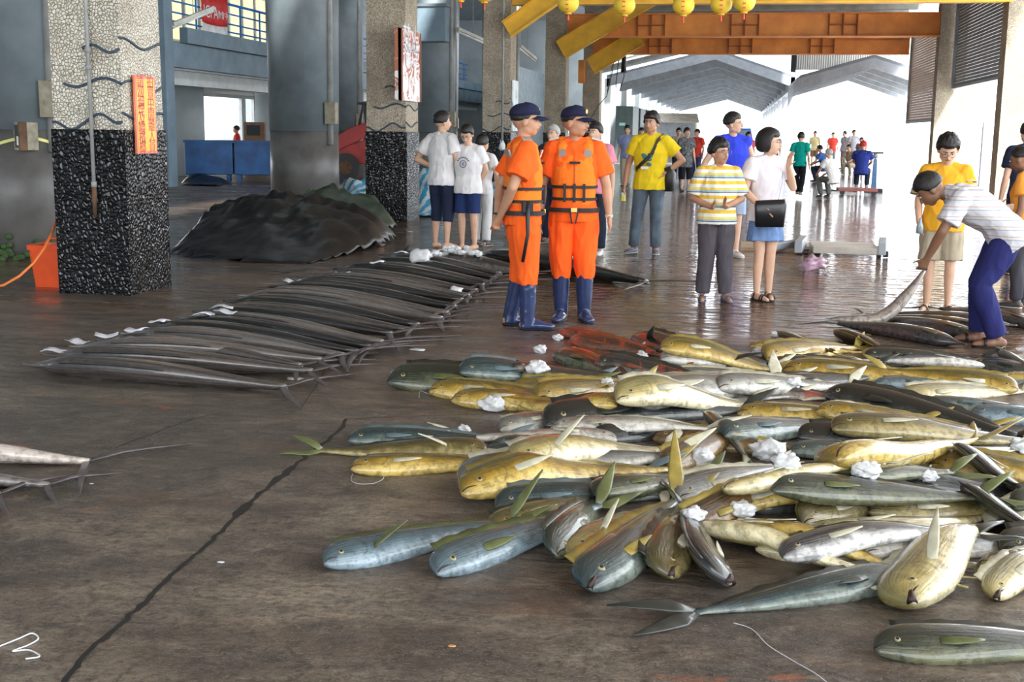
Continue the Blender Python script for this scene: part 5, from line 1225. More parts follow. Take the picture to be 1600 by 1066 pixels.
SIT = dict(pel=(0, -.06, .27), wst=(0, -.04, .36), chs=(0, .0, .465), nkb=(0, .03, .57), hd=(0, .075, .67), Ls=(-.105, .02, .55), Rs=(.105, .02, .55), Lh=(-.055, -.05, .265), Rh=(.055, -.05, .265),
           Lk=(-.085, .17, .29), Rk=(.085, .17, .29), La=(-.08, .10, .045), Ra=(.08, .10, .045), Le=(-.14, .10, .42), Lw=(-.09, .20, .36), Re=(.14, .10, .42), Rw=(.09, .20, .36))
far('man in white shirt squatting with his back to us, pale cap', (1296, 309), None, cloth('white_shirt2', (.75, .74, .72)), cloth('grey_green_trousers', (.13, .14, .13)), 40, H=1.62, pose=SIT, hairm=M_GREYHAIR)
far('man in navy shirt and red cap sitting on the red trolley', (1344, 304), None, cloth('navy_blue_shirt', (.03, .05, .28)), cloth('dark_jeans', (.02, .03, .05)), -10, H=1.66, pose=SIT, hairm=mat('red_cap_cloth', (.6, .03, .03), .8), z0=.17)
far('person in blue sitting sideways behind the squatting white shirt', (1283, 284), None, cloth('mid_blue_shirt', (.06, .16, .5)), C_KNEE, 70, H=1.62, pose=SIT)
far('person in pale clothes sitting in the glare behind the red cap', (1326, 276), None, cloth('tan_shirt', (.45, .36, .28)), C_TAN, 150, H=1.6, pose=SIT, detail=0)
p = AX(372, 280, XB-1.8)
person('person in red t-shirt standing behind the long blue tank', None, H=1.6, loc=Vector((p.x, p.y, 0)), yaw=110, um=cloth('red_tee', (.75, .07, .05)), lm=C_KNEE, detail=1, skin=M_SKIN2, head_pitch=-10)

# ================================================================ PROPS
M_ICE = mat('crushed_ice', (.86, .88, .90), .22, vary=.05, bump=.6, bscale=45, trans=.25, coat=.3)
def lump(name, c, r, m, seed, amp=.35, sub=3, parent=None, flat=.75):
    bm = bmesh.new(); bmesh.ops.create_icosphere(bm, subdivisions=sub, radius=1)
    for v in bm.verts:
        d = 1 + amp*1.3*noise.noise(v.co*1.7+Vector((seed*3.1, 0, 0))) + amp*.3*noise.noise(v.co*11) + amp*.5*noise.noise(v.co*5+Vector((seed, 3, 0)))
        v.co = Vector((v.co.x*r[0]*d, v.co.y*r[1]*d, v.co.z*r[2]*d))
    me = bpy.data.meshes.new(name); bm.to_mesh(me); bm.free(); me.materials.append(m); me.polygons.foreach_set('use_smooth', [True]*len(me.polygons))
    o = bpy.data.objects.new(name, me); COL.objects.link(o); o.location = c
    if parent: o.parent = parent
    return o
def surf(px, py, b=.02):
    return hit(px, py, .03, b)
ICE = [(845, 546, .042, 'flat white ice lump left of the bloody orange-red fish'), (840, 574, .055, 'white ice chunk lying on a dark fish at the heap upper left'), (770, 632, .062, 'large melting ice lump at the left end of the heap'), (725, 671, .032, 'small piece of ice alone on the floor left of the heap'),
       (1009, 539, .026, 'small upright ice piece beside the dark grey fish'), (872, 528, .035, 'ice piece touching the rear bloody fish'), (1002, 556, .040, 'ice crumbs behind the slanting silver fish'), (1113, 558, .034, 'ice lump right of the golden fish at the rear'), (1213, 522, .034, 'ice lump left of the gold-brown head at the rear'),
       (1186, 551, .045, 'ice lump at the rear middle of the heap'), (1190, 612, .045, 'ice chunk by the orange-smeared dark fish'), (948, 597, .034, 'thin ice piece among the upper left fish'), (1095, 716, .055, 'pinkish ice lump in the middle gap'), (1200, 703, .072, 'largest pinkish block of ice in the heap centre'),
       (1228, 722, .05, 'pinkish ice against the largest block'), (1355, 734, .050, 'round smooth ice lump under the bright gold fish'), (1158, 797, .050, 'wide ice piece below the white stubby head'), (1084, 803, .038, 'ice piece above the gaping black and white fish'), (1240, 597, .04, 'ice behind the long yellow fish'),
       (1450, 745, .035, 'ice crumbs among the gold fish at right'), (1597, 697, .05, 'ice lump at the right edge on the dark fish')]
for i, (x, y, r_, lb) in enumerate(ICE):
    p = surf(x, y, r_*.6); o = lump('ice_chunk', (p.x, p.y, max(p.z, r_*.6)), (r_*1.1, r_*.9, r_*.75), M_ICE, i*1.7, sub=4); tag(o, lb, 'ice', 'ice among the fish')
for i, (x, y, r_, lb) in enumerate([(712, 455, .055, 'white ice lump on the tail end of the sailfish row'), (657, 401, .10, 'ice lump that slid to the near side of the big marlin')]):
    p = surf(x, y, r_*.6); o = lump('ice_chunk', p, (r_*1.2, r_, r_*.8), M_ICE, i*2.7+40); tag(o, lb, 'ice', 'ice among the fish')
hp_ = MB(); random.seed(4)
for k in range(90):
    x = random.uniform(672, 752); y = 397-8*math.sin(PI*(x-668)/88)*random.random()+2; p = surf(x, y, .02)
    r_ = random.uniform(.015, .04); hp_.ell((p.x, p.y+random.uniform(-.05, .05), p.z+random.uniform(0, .06)*math.sin(PI*(x-668)/88)), (r_*1.3, r_, r_*.8), 6, 4)
tag(hp_.obj('crushed_ice', M_ICE, None), 'crushed ice heaped along the back of the big black marlin', 'ice', None, 'stuff')

# white paper tags on the heads of the sailfish
M_PAPER = mat('wet_paper', (.74, .77, .84), .5, vary=.12, vscale=20)
for i, (x, y, lb) in enumerate([(84, 553, 'paper tag nearest the camera, on the second sailfish head'), (121, 538, 'second paper tag from the near end of the row'), (167, 528, 'third paper tag, lying flat by the pale sailfish'), (214, 519, 'fourth paper tag, on dark skin'), (250, 505, 'fifth paper tag, near the upright fin'),
        (318, 494, 'sixth paper tag beside the bright floor reflection'), (348, 484, 'seventh paper tag, grey with wet'), (352, 491, 'paper tag just in front of the grey wet one'), (456, 442, 'creased paper tag halfway along the far half of the row'), (535, 430, 'long paper tag toward the far end of the row'), (590, 412, 'paper tag on the farthest sailfish heads'),
        (627, 397, 'paper tag on the head of the iced marlin')]):
    p = surf(x, y, .012); g = MB(); random.seed(i); a = random.uniform(-.4, .4); c, s_ = math.cos(a), math.sin(a); V = []
    for u in range(5):
        for v in range(4):
            lx, ly_ = (u/4-.5)*.15, (v/3-.5)*.10; V.append((lx*c-ly_*s_, lx*s_+ly_*c, .012*math.sin(u*1.3+i)+.008*math.cos(v*2+i)))
    g.v = V; g.f = [(u*4+v, (u+1)*4+v, (u+1)*4+v+1, u*4+v+1) for u in range(4) for v in range(3)]
    o = g.obj('paper_tag', M_PAPER, None, smooth=True); o.location = (p.x, p.y, p.z+.02); o.modifiers.new('s', 'SOLIDIFY').thickness = .002
    tag(o, lb, 'tag', 'paper tags on the sailfish')

# ---- orange tub and hose
p = G(70, 450); t = empty('plastic_tub', (p.x, p.y+.17, 0), 0, 'orange-red plastic tub standing against the nearest pebble pillar', 'tub')
M_TUB = mat('orange_red_plastic', (.85, .10, .02), .35, vary=.15, vscale=5)
o = MB().loft([(0, 0, 0), (0, 0, .40)], [(.215, .18), (.255, .22)], 4, side=(1, 1, 0), caps=False, power=2)
g = MB(); h = .40
for (z, a, b_) in [(0, .15, .12), (.36, .185, .155), (.362, .200, .170), (.41, .205, .175), (.41, .180, .150), (.05, .14, .11)]:
    n_ = 28
    for k in range(n_):
        th = 2*PI*k/n_; cc, ss = math.cos(th), math.sin(th); g.v.append((a*math.copysign(abs(cc)**.35, cc), b_*math.copysign(abs(ss)**.35, ss), z))
n_ = 28
for r_ in range(5):
    for k in range(n_): g.f.append((r_*n_+k, r_*n_+(k+1) % n_, (r_+1)*n_+(k+1) % n_, (r_+1)*n_+k))
g.f.append(tuple(range(n_))); g.f.append(tuple(5*n_+k for k in range(n_)))
g.obj('tub_shell', M_TUB, t, smooth=False)
MB().loft([(.03+.10*math.cos(PI*k/10), -.02, .38+.09*math.sin(PI*k/10)) for k in range(11)], [.011]*11, 8).obj('tub_handle', M_TUB, t, smooth=True)
hs_ = [(-30, 452, 9.9), (5, 446, 9.95), (30, 432, 10.1), (52, 412, 10.2), (70, 387, 10.3), (82, 362, 10.45), (90, 338, 10.9), (98, 320, 11.4)]
P = [AY(x, y, yy) for x, y, yy in hs_]; P[0].z = max(P[0].z, .015)
q = MB().loft(P, [.013]*len(P), 8).obj('hose', mat('orange_hose', (.80, .20, .04), .4), None, smooth=True); tag(q, 'thin orange hose curving up past the orange tub', 'hose')
# algae at the column foot
g = MB(); random.seed(2)
for k in range(60):
    a = random.uniform(-2.2, -.4); r_ = .665; z = random.uniform(0, .28)*random.random()
    g.ell((RC[0][0]+r_*math.cos(a), RC[0][1]+r_*math.sin(a), z+.02), (.05, .03, .04), 6, 4)
tag(g.obj('algae', mat('green_algae', (.05, .10, .03), .8), None, smooth=True), 'green algae growing at the foot of the left round column', 'algae', None, 'stuff')
g = MB()
for k in range(40):
    a = random.uniform(-1.2, -.2); z = random.uniform(0, .12)
    g.ell((RC[1][0]+.66*math.cos(a), RC[1][1]+.66*math.sin(a), z+.25), (.06, .03, .05), 6, 4)
tag(g.obj('algae', mat('green_algae', (.05, .10, .03), .8), None, smooth=True), 'green moss at the foot of the big round column behind the tarp', 'algae', None, 'stuff')
# fuse box, cables and warning tape on the left round column
yy = RC[0][1]-.50; p = AY(36, 235, yy); t = empty('fuse_box', p, -.3, 'open cream fuse box on the left round column', 'box')
B2((-.13, -.08, 0), (.13, .12, .32)).obj('box_shell', mat('old_cream_metal', (.33, .30, .22), .6), t, bevel=.01); B2((-.02, -.09, .03), (.12, -.075, .29)).obj('box_inside', M_DARK, t)
B2((.02, -.10, .06), (.09, -.088, .16)).obj('breaker', M_WHITE, t); B2((.12, -.16, 0), (.14, -.05, .32)).obj('box_door', M_RUST, t)
for dx in (-.02, .01): MB().loft([(dx, -.02, .32), (dx-.01, -.0, .8), (dx-.05, -.0, 1.4), (dx-.06, -.0, 3.5)], [.010]*4, 6).obj('cable', M_BLACK, t, smooth=True)
g = MB(); n_ = 24
for k in range(n_+1):
    a = -PI+PI*1.1*k/n_; r_ = .655; z = 1.33+.06*math.sin(k*.5); g.v += [(RC[0][0]+r_*math.cos(a), RC[0][1]+r_*math.sin(a), z), (RC[0][0]+r_*math.cos(a), RC[0][1]+r_*math.sin(a), z+.035)]
g.f = [(2*k, 2*k+2, 2*k+3, 2*k+1) for k in range(n_)]
o = g.obj('warning_tape', mat('yellow_tape', (.75, .75, .25), .5), None); o.modifiers.new('s', 'SOLIDIFY').thickness = .003; tag(o, 'pale yellow tape tied around the left round column', 'tape')

# pipe on the nearest pillar
yy = 10.36; p = AY(149, 335, yy); t = empty('hanging_pipe', (p.x, yy, 0), 0, 'thin grey pipe running down the front of the nearest pillar, broken at its end', 'pipe')
MB().loft([(0.02, 0, 6.9), (0, 0, 2.6), (0, 0, 1.0)], [.018]*3, 10).obj('pipe_tube', M_PIPE, t, smooth=True)
MB().loft([(0, 0, 1.02), (.005, -.012, .9), (0, -.005, .72)], [.022, .024, .014], 10).obj('broken_end', M_RUST, t, smooth=True)
for z in (1.0, 2.05, 2.2): MB().loft([(0, 0, z), (0, 0, z+.05)], [.027, .027], 10).obj('pipe_joint', M_PIPE, t, smooth=True)
t2 = AY(785, 235, 29.55)
t = empty('hanging_pipe', (t2.x, 29.5, 0), 0, 'grey conduit down the front of the pillar behind the officers', 'pipe')
MB().loft([(0, 0, 6.9), (0, 0, 1.25)], [.03, .03], 10).obj('pipe_tube', M_PIPE, t, smooth=True); lump('rag_knot', (0, 0, 1.2), (.07, .06, .14), M_WHITE, 3, parent=t)

# notices
XS = -5.475
a, b_ = AX(207, 125, XS), AX(243, 235, XS); zc = (AX(225, 119, XS).z+AX(225, 240, XS).z)/2; hh = (AX(225, 119, XS).z-AX(225, 240, XS).z); W = b_.y-a.y
t = empty('notice_sign', (XS, (a.y+b_.y)/2, zc), 0, 'orange and yellow notice sign on the nearest pillar', 'sign')
B2((0, -W/2, -hh/2), (.02, W/2, hh/2)).obj('sign_plate', mat('sign_pink_orange', (.85, .22, .12), .3, vary=.1), t)
B2((.02, -W/2*.86, -hh/2*.93), (.0225, W/2*.86, hh/2*.93)).obj('sign_face', mat('sign_yellow', (.95, .52, .03), .3, vary=.15), t)
M_TXT = mat('sign_text_red', (.70, .06, .08), .4)
for s_, x, sp in (('拍賣中閒雜人員', .24, 7), ('請勿抽煙及嚼檳榔', -.24, 8)):
    for k, ch in enumerate(s_): text_mesh('character', ch, W*.34, M_TXT, t, Matrix.Translation((.023, x*W, hh*.42-k*hh*.84/(len(s_)-1))) @ MX_SIDE, .001)
# peeling red board
a, b_ = AX(622, 60, -5.47), AX(652, 100, -5.47); z0_, z1_ = AX(637, 158, -5.47).z, AX(637, 48, -5.47).z; W = b_.y-a.y
t = empty('notice_board', (-5.47, (a.y+b_.y)/2, z0_), 0, 'peeling rust-red board with scraps of white paper on the second pillar', 'board')
q = N('peeling_red_board'); v = q.co(); cc = q.mix(q.ramp(q.math('ADD', q.noise(v, 3.2, 6, .65, 1.2), q.math('MULTIPLY', q.xyz(v)[2], -.10)), [(.42, 0.), (.46, 1.)]), (.42, .13, .06), (.82, .80, .80)); q.set(Base_Color=cc, Roughness=.5)
B2((-.06, -W/2, 0), (.05, W/2, z1_-z0_)).obj('board_panel', q.m, t)
for y_ in (-W/2, W/2-.03): B2((.0, y_, 0), (.07, y_+.03, z1_-z0_)).obj('board_frame', mat('rust_red_frame', (.3, .12, .08), .6), t)
for s_, yk, zk in (('禁止', 0, .85), ('抽煙', .0, .66)): text_mesh('character', s_, W*.42, M_PAPER, t, Matrix.Translation((.052, yk, (z1_-z0_)*zk)) @ MX_SIDE, .001)
q = N('faded_poster'); v = q.co(); q.set(Base_Color=q.ramp(q.noise(v, 2.5, 5, .6, 1), [(.35, (.15, .45, .50)), (.5, (.75, .82, .84)), (.7, (.85, .86, .86))]), Roughness=.5)
z0_, z1_ = AX(797, 205, -5.45).z, AX(797, 124, -5.45).z
o = B2((-5.49, 29.8, z0_), (-5.45, 30.5, z1_)).obj('poster', q.m, None); tag(o, 'faded pale blue poster on the pillar behind the officers', 'poster')

# speaker-like duct box on the third round column
p = AY(676, 66, 32.4); t = empty('metal_box', (p.x, 32.3, p.z), 0, 'blue-grey metal box mounted high on the round column behind the boys', 'box')
MB().prism([(-.42, -.2, 0), (.42, -.2, 0), (.42, -.2, .95), (-.42, -.2, .95)], (0, .5, 0)).obj('box_shell', M_BLUEWALL, t, bevel=.02); B2((-.46, -.24, .9), (.46, .2, .97)).obj('box_lid', M_COLPAINT, t)

# ---- tarpaulins
def cloth_heap(name, foot, peaks, m, lab, nx=90, ny=60, rough=.05, fr=3.0, seed=0):
    P = [G(*f) for f in foot]; xs = [p.x for p in P]; ys = [p.y for p in P]; x0, x1, y0, y1 = min(xs), max(xs), min(ys), max(ys); n_ = len(P)
    def dist(x, y):
        ins = False; dm = 9
        for i in range(n_):
            a, b = P[i], P[(i+1) % n_]
            if (a.y > y) != (b.y > y) and x < (b.x-a.x)*(y-a.y)/(b.y-a.y)+a.x: ins = not ins
            dx, dy = b.x-a.x, b.y-a.y; u = max(0, min(1, ((x-a.x)*dx+(y-a.y)*dy)/(dx*dx+dy*dy))); dm = min(dm, math.hypot(x-a.x-u*dx, y-a.y-u*dy))
        return dm if ins else -dm
    PK_ = [(G(px, py).xy, hh_, ss_) for px, py, hh_, ss_ in peaks]
    g = MB(); idx = {}
    for i in range(nx+1):
        for j in range(ny+1):
            x, y = x0+(x1-x0)*i/nx, y0+(y1-y0)*j/ny; d = dist(x, y)
            if d < -.02: continue
            z = 0
            for c, hh_, ss_ in PK_: r_ = (Vector((x, y))-c).length/ss_; z = max(z, hh_*max(0, 1-r_)**1.15)
            a = math.atan2(y-PK_[0][0].y, x-PK_[0][0].x)
            k_ = noise.noise(Vector((a*fr, seed, 0)))*.5 + .5*noise.noise(Vector((x*2.6, y*2.6, seed))) + .35*noise.noise(Vector((x*7, y*7, seed)))
            z = z*(1+.28*k_) + .05 + rough*k_; z *= min(1, max(0, d+.02)/.22)**.6
            idx[(i, j)] = len(g.v); g.v.append((x, y, max(.006, z)))
    for i in range(nx):
        for j in range(ny):
            q_ = [(i, j), (i+1, j), (i+1, j+1), (i, j+1)]
            if all(k in idx for k in q_): g.f.append(tuple(idx[k] for k in q_))
    o = g.obj(name, m, None, smooth=True); s_ = o.modifiers.new('s', 'SOLIDIFY'); s_.thickness = .006; return tag(o, lab, 'tarpaulin')
M_BT = mat('black_tarp_cloth', (.010, .011, .013), .38, vary=.3, bump=.6, bscale=12); M_GT = mat('green_tarp_cloth', (.06, .085, .06), .4, vary=.5, vscale=3, bump=.4, bscale=14)
cloth_heap('tarpaulin', [(262, 397), (300, 404), (380, 410), (480, 413), (545, 398), (600, 384), (618, 374), (560, 352), (500, 345), (440, 342), (380, 350), (330, 368), (290, 385)], [(440, 376, .66, 2.6), (395, 382, .40, 2.0), (500, 378, .40, 2.0), (340, 392, .16, 1.4)], M_BT, 'black tarpaulin thrown over a mound beside the second pillar', seed=1)
cloth_heap('tarpaulin', [(455, 350), (520, 356), (580, 362), (622, 358), (600, 345), (560, 335), (500, 328), (460, 330)], [(525, 348, .52, 2.4), (580, 352, .2, 1.2)], M_GT, 'crumpled green tarpaulin behind the black one at the foot of the round column', seed=5, nx=60, ny=50)
q = N('blue_striped_sheet'); v = q.co(); tt = q.math('FRACT', q.math('MULTIPLY', q.math('ADD', q.xyz(v)[0], q.math('MULTIPLY', q.noise(v, 2), .3)), 5.5)); q.set(Base_Color=q.ramp(tt, [(0, (.04, .35, .62)), (.5, (.62, .72, .76))], 'CONSTANT'), Roughness=.35); M_STR = q.m
cloth_heap('striped_sheet', [(528, 325), (572, 326), (600, 318), (600, 300), (540, 300), (524, 312)], [(550, 315, .42, 1.9), (580, 312, .42, 1.6)], M_STR, 'blue and white striped sheet left of the second pillar', seed=7, nx=40, ny=30)
cloth_heap('striped_sheet', [(640, 340), (700, 342), (705, 325), (690, 305), (655, 305), (640, 320)], [(665, 325, .75, 1.9), (690, 322, .35, 1.3)], M_STR, 'heap of blue and white striped sheet between the second pillar and the man in white', seed=9, nx=40, ny=40)
cloth_heap('striped_sheet', [(738, 310), (790, 312), (790, 296), (745, 294)], [(762, 304, .30, 1.6)], M_STR, 'small blue sheet heap at the foot of the third pillar', seed=11, nx=30, ny=30)

# ---- long blue tank and things around it
c = (G(290, 287)+G(424, 284))/2; a_ = math.atan2(.9, 2.4)
t = empty('blue_tank', (c.x-.1, c.y+.6, 0), a_, 'long blue metal tank on short legs inside the left bay', 'tank')
M_TANK = mat('scuffed_blue_tank', (.012, .10, .30), .4, vary=.45, vscale=2.2)
B2((-1.35, -.5, .22), (-.02, .5, 1.15)).obj('tank_body', M_TANK, t, bevel=.02); B2((.02, -.5, .22), (1.35, .5, 1.15)).obj('tank_body', M_TANK, t, bevel=.02)
B2((-1.38, -.54, 1.12), (1.38, .54, 1.19)).obj('tank_rim', M_TANK, t)
for x in (-1.2, -.15, .15, 1.2): B2((x-.05, -.45, 0), (x+.05, -.35, .22)).obj('leg', M_TANK, t); B2((x-.05, .35, 0), (x+.05, .45, .22)).obj('leg', M_TANK, t)
cloth_heap('net_pile', [(280, 290), (340, 292), (362, 288), (340, 280), (290, 281)], [(312, 286, .22, 1.2)], M_BT, 'low dark net pile lying in front of the long blue tank', seed=13, nx=30, ny=20)['category'] = 'net'
p = AX(402, 218, XB-.9); t = empty('wooden_cabinet', (p.x, p.y-.2, 0), .3, 'brown cabinet with small screen behind the blue tank', 'cabinet')
B2((-.35, -.3, 0), (.35, .3, 1.75)).obj('cabinet_body', mat('brown_wood', (.25, .13, .07), .6), t, bevel=.01); B2((-.25, -.32, 1.3), (.2, -.295, 1.65)).obj('screen', M_DARK, t)
# red skid loader
p = G(548, 284); t = empty('loader', (p.x+.2, p.y+1.2, 0), .25, 'red skid loader parked behind the big round column', 'loader')
M_LR = mat('loader_red', (.45, .03, .025), .4, vary=.3)
MB().prism([(-1.3, -.7, .5), (1.3, -.7, .55), (1.3, -.7, 1.5), (.5, -.7, 1.55), (-.2, -.7, 1.2), (-1.3, -.7, .85)], (0, 1.4, 0)).obj('chassis', M_LR, t, bevel=.03)
MB().prism([(-1.9, -.85, .7), (-1.7, -.85, .5), (-.2, -.85, 1.25), (1.2, -.85, 1.85), (1.2, -.85, 2.15), (-.5, -.85, 1.6)], (0, .14, 0)).obj('lift_arm', M_LR, t, bevel=.02)
for x in (-.65, .85):
    wq = MB().loft([(x, -1.0, .42), (x, -.70, .42)], [.42, .42], 24).obj('wheel', M_BLACK, t, smooth=False); MB().loft([(x, -1.02, .42), (x, -.98, .42)], [.2, .2], 16).obj('wheel_hub', M_RUST, wq)
for x in (-.3, .6): MB().loft([(x, -.6, 1.5), (x+.2, -.6, 2.35)], [.04, .04], 8).obj('cage_bar', M_BLACK, t)
B2((-.3, -.62, 2.3), (.9, .6, 2.36)).obj('cage_roof', M_BLACK, t); B2((-.1, -.4, 1.3), (.4, .3, 1.9)).obj('seat', M_BLACK, t, bevel=.05)
# white cooler boxes seen in the gap left of the nearest pillar
p = AX(64, 330, -11.5); t = empty('white_cabinet', (-11.6, p.y+1, 0), .1, 'white strapped cabinet in the gap left of the nearest pillar', 'cabinet')
B2((-.55, -.4, .55), (.55, .4, 1.45)).obj('cabinet_body', M_WHITE, t, bevel=.02)
for z in (.85, 1.1): B2((-.56, -.41, z), (.56, .41, z+.03)).obj('green_strap', mat('green_strap', (.1, .35, .2), .6), t)
B2((-.6, -.5, 0), (.6, .5, .55)).obj('black_base', M_BLACK, t); B2((-.4, -.3, 1.45), (.5, .3, 1.95)).obj('brown_crate', M_RUST, t)
p = AX(83, 150, -11.2); t = empty('machine_frame', (-11.0, p.y, 0), 0, 'dark upright metal frame behind the left side of the nearest pillar', 'frame')
B2((-.1, -.1, 0), (.12, .1, 2.4)).obj('frame_post', M_RUST, t); B2((-.35, -.05, 2.0), (.12, .05, 2.3)).obj('frame_arm', M_WHITE, t)

# ---- yellow paper lanterns on a line
M_LAN = mat('yellow_lantern_paper', (.95, .68, .06), .5, vary=.06); M_LTX = mat('lantern_red', (.75, .08, .03), .5)
for i, (x, y, lb) in enumerate([(720, -14, 'leftmost yellow paper lantern, mostly above the frame'), (757, -12, 'yellow lantern cut by the top edge, second from the left'), (888, 5, 'yellow lantern above the taller navy cap'), (976, 8, 'yellow lantern right of the long brace top'),
        (1068, 8, 'yellow lantern above the left end of the far hall roof'), (1127, 6, 'yellow lantern, left of the close right pair'), (1163, 3, 'rightmost of the yellow paper lanterns')]):
    p = AY(x, y, 20.0+.2*(i % 2)); t = empty('paper_lantern', p, 0, lb, 'lantern', 'yellow lanterns on a line'); R_ = .172
    g = MB(); n_ = 24; nv = 16
    for j in range(nv+1):
        ph = PI*(.10+.80*j/nv); rr = R_*math.sin(ph)*(1+.025*(j % 2))
        for k in range(n_): g.v.append((rr*math.cos(2*PI*k/n_), rr*math.sin(2*PI*k/n_), R_*.92*math.cos(ph)))
    for j in range(nv):
        for k in range(n_): g.f.append((j*n_+k, j*n_+(k+1) % n_, (j+1)*n_+(k+1) % n_, (j+1)*n_+k))
    g.f += [tuple(range(n_)), tuple(nv*n_+k for k in range(n_))]; g.obj('lantern_shade', M_LAN, t, smooth=True)
    for s_ in (-1, 1): MB().loft([(0, 0, s_*R_*.84), (0, 0, s_*R_*1.02)], [.055, .055], 16).obj('lantern_collar', mat('gold_collar', (.8, .42, .02), .5), t)
    MB().loft([(0, 0, -R_*1.0), (0, 0, -R_*1.55)], [.012, .02], 8).obj('tassel', M_LTX, t)
    for k in range(4): MB().box((-.0, -R_*.985*math.cos((k-1.5)*.42), (1.5-k)*.062), (.045, .012, .036)).obj('lantern_mark', M_LTX, t)
    MB().loft([(0, 0, R_), (0, 0, R_+.25)], [.006, .006], 5).obj('hanging_wire', M_BLACK, t)
P = [Vector((AY(700, -14, 20.1).x-1.5, 20.1, AY(700, -14, 20.1).z+.4))] + [AY(x, y, 20.1)+Vector((0, 0, .42)) for x, y in [(757, -12), (888, 5), (976, 8), (1068, 8), (1163, 3)]] + [Vector((5.9, 20.1, 4.0))]
tag(MB().loft(P, [.008]*len(P), 5).obj('lantern_line', M_BLACK, None), 'dark line the yellow lanterns hang from', 'line')

# ---- right middle distance: pallets, bag, scale and trolley
M_BOARD = mat('pale_board', (.50, .46, .40), .35, vary=.25)
def at_floor(name, a, lab, cat): p = G(*a); return empty(name, (p.x, p.y, 0), 0, lab, cat)
t = at_floor('floor_board', (1232, 388), 'flat tan board left of the metal channels on the wet floor', 'board'); B2((-.65, -.5, 0), (.4, .45, .04)).obj('board_sheet', mat('tan_ply', (.48, .34, .22), .5), t)
t = at_floor('flat_trolley', (1318, 397), 'low flat trolley with metal end channels on the wet floor', 'trolley')
B2((-.42, -.35, .03), (.42, .5, .12)).obj('deck', M_BOARD, t, bevel=.01)
for x in (-.55, .50): MB().box((x, .1, .11), (.10, .95, .16), rz=-.12).obj('end_channel', M_STEEL, t, bevel=.01)
MB().box((-.80, .1, .08), (.10, 1.0, .10), rz=-.45).obj('loose_channel', M_STEEL, t, bevel=.01)
for x in (-.5, .5):
    for y_ in (-.3, .45): MB().loft([(x-.03, y_, .04), (x+.03, y_, .04)], [.04, .04], 12).obj('wheel', M_BLACK, t)
p = G(1272, 422); o = lump('plastic_bag', (p.x, p.y, .075), (.13, .10, .085), mat('pink_plastic_film', (.80, .55, .70), .25, trans=.35), 5, amp=.6); tag(o, 'crumpled pinkish plastic bag on the wet floor', 'bag')
p = G(1344, 304); t = empty('low_trolley', (p.x-.15, p.y-.05, 0), 0, 'low red trolley the red-capped man sits on', 'trolley')
B2((-.55, -.4, .10), (.45, .4, .17)).obj('trolley_deck', mat('dull_red_metal', (.42, .13, .11), .5), t)
for x in (-.45, .35): MB().loft([(x, -.38, .07), (x, -.30, .07)], [.07, .07], 14).obj('wheel', M_BLACK, t)
t.location.x += .1
p = G(1367, 300); t = empty('platform_scale', (p.x, p.y+.4, 0), 0, 'tall blue platform scale column beside the red-capped man', 'scale')
MB().loft([(0, 0, 0), (0, 0, .9)], [.10, .07], 4).obj('scale_column', mat('scale_blue', (.10, .22, .45), .45), t); MB().ell((0, 0, .98), (.08, .06, .08), 12, 8).obj('scale_dial', M_STEEL, t, smooth=True)
MB().box((0, 0, 1.07), (.42, .06, .05)).obj('scale_beam', M_DARK, t, bevel=.01); B2((-.25, -.5, 0), (.2, .1, .08)).obj('scale_base', M_DARK, t)
MB().box((-.95, -.2, .015), (1.0, .04, .03), rz=-.35).obj('floor_rail', M_DARK, t)

# ---- far hall contents
p = G(968, 243); t = empty('tall_cabinet', (p.x, 62.5, 0), 0, 'pale tall cabinet standing behind the man in blue polo', 'cabinet')
B2((-.65, 0, 0), (.65, .6, 1.95)).obj('cabinet_body', M_WHITE, t, bevel=.02); B2((-.62, -.02, .1), (-.01, 0, 1.85)).obj('door', M_WHITE, t); B2((.01, -.02, .1), (.62, 0, 1.85)).obj('door', M_WHITE, t)
def truck(a, y, lab, col, sc=1.):
    p = AY(a[0], a[1], y); t = empty('truck', (p.x, y, 0), 0, lab, 'truck'); m = mat('truck_paint_'+str(col[2]), col, .3, coat=.5)
    o = MB().prism([(-.85*sc, 0, .35), (.85*sc, 0, .35), (.85*sc, 0, 1.15), (.68*sc, .25, 1.95), (-.68*sc, .25, 1.95), (-.85*sc, 0, 1.15)], (0, 1.7, 0)).obj('cab', m, t, bevel=.06)
    MB().add([(-.70*sc, .02, 1.18), (.70*sc, .02, 1.18), (.60*sc, .20, 1.80), (-.60*sc, .20, 1.80), (-.70*sc, .08, 1.18), (.70*sc, .08, 1.18), (.60*sc, .30, 1.80), (-.60*sc, .30, 1.80)], [(0, 1, 2, 3), (4, 5, 6, 7), (0, 1, 5, 4), (2, 3, 7, 6), (1, 2, 6, 5), (0, 3, 7, 4)]).obj('windscreen', mat('windscreen_dark', (.20, .25, .28), .08), t)
    B2((-.8*sc, -.08, .3), (.8*sc, 0, .5)).obj('bumper', M_STEEL, t)
    for s_ in (-1, 1):
        MB().loft([(s_*.72*sc, .5, .3), (s_*.55*sc, .5, .3)], [.3, .3], 18).obj('wheel', M_BLACK, t); MB().ell((s_*.6*sc, -.02, .7), (.12, .04, .09), 10, 6).obj('headlamp', M_WHITE, t, smooth=True)
    B2((-.85*sc, 1.8, .5), (.85*sc, 4, 1.0)).obj('cargo_bed', m, t)
truck((1003, 205), 72, 'blue and white truck behind the man in yellow', (.10, .22, .55)); truck((1158, 205), 88, 'blue truck far off behind the tall man in blue', (.04, .12, .5))
p = AY(1040, 200, 92); t = empty('kiosk', (p.x, 92, 0), 0, 'small building with awning at the far end of the hall', 'building')
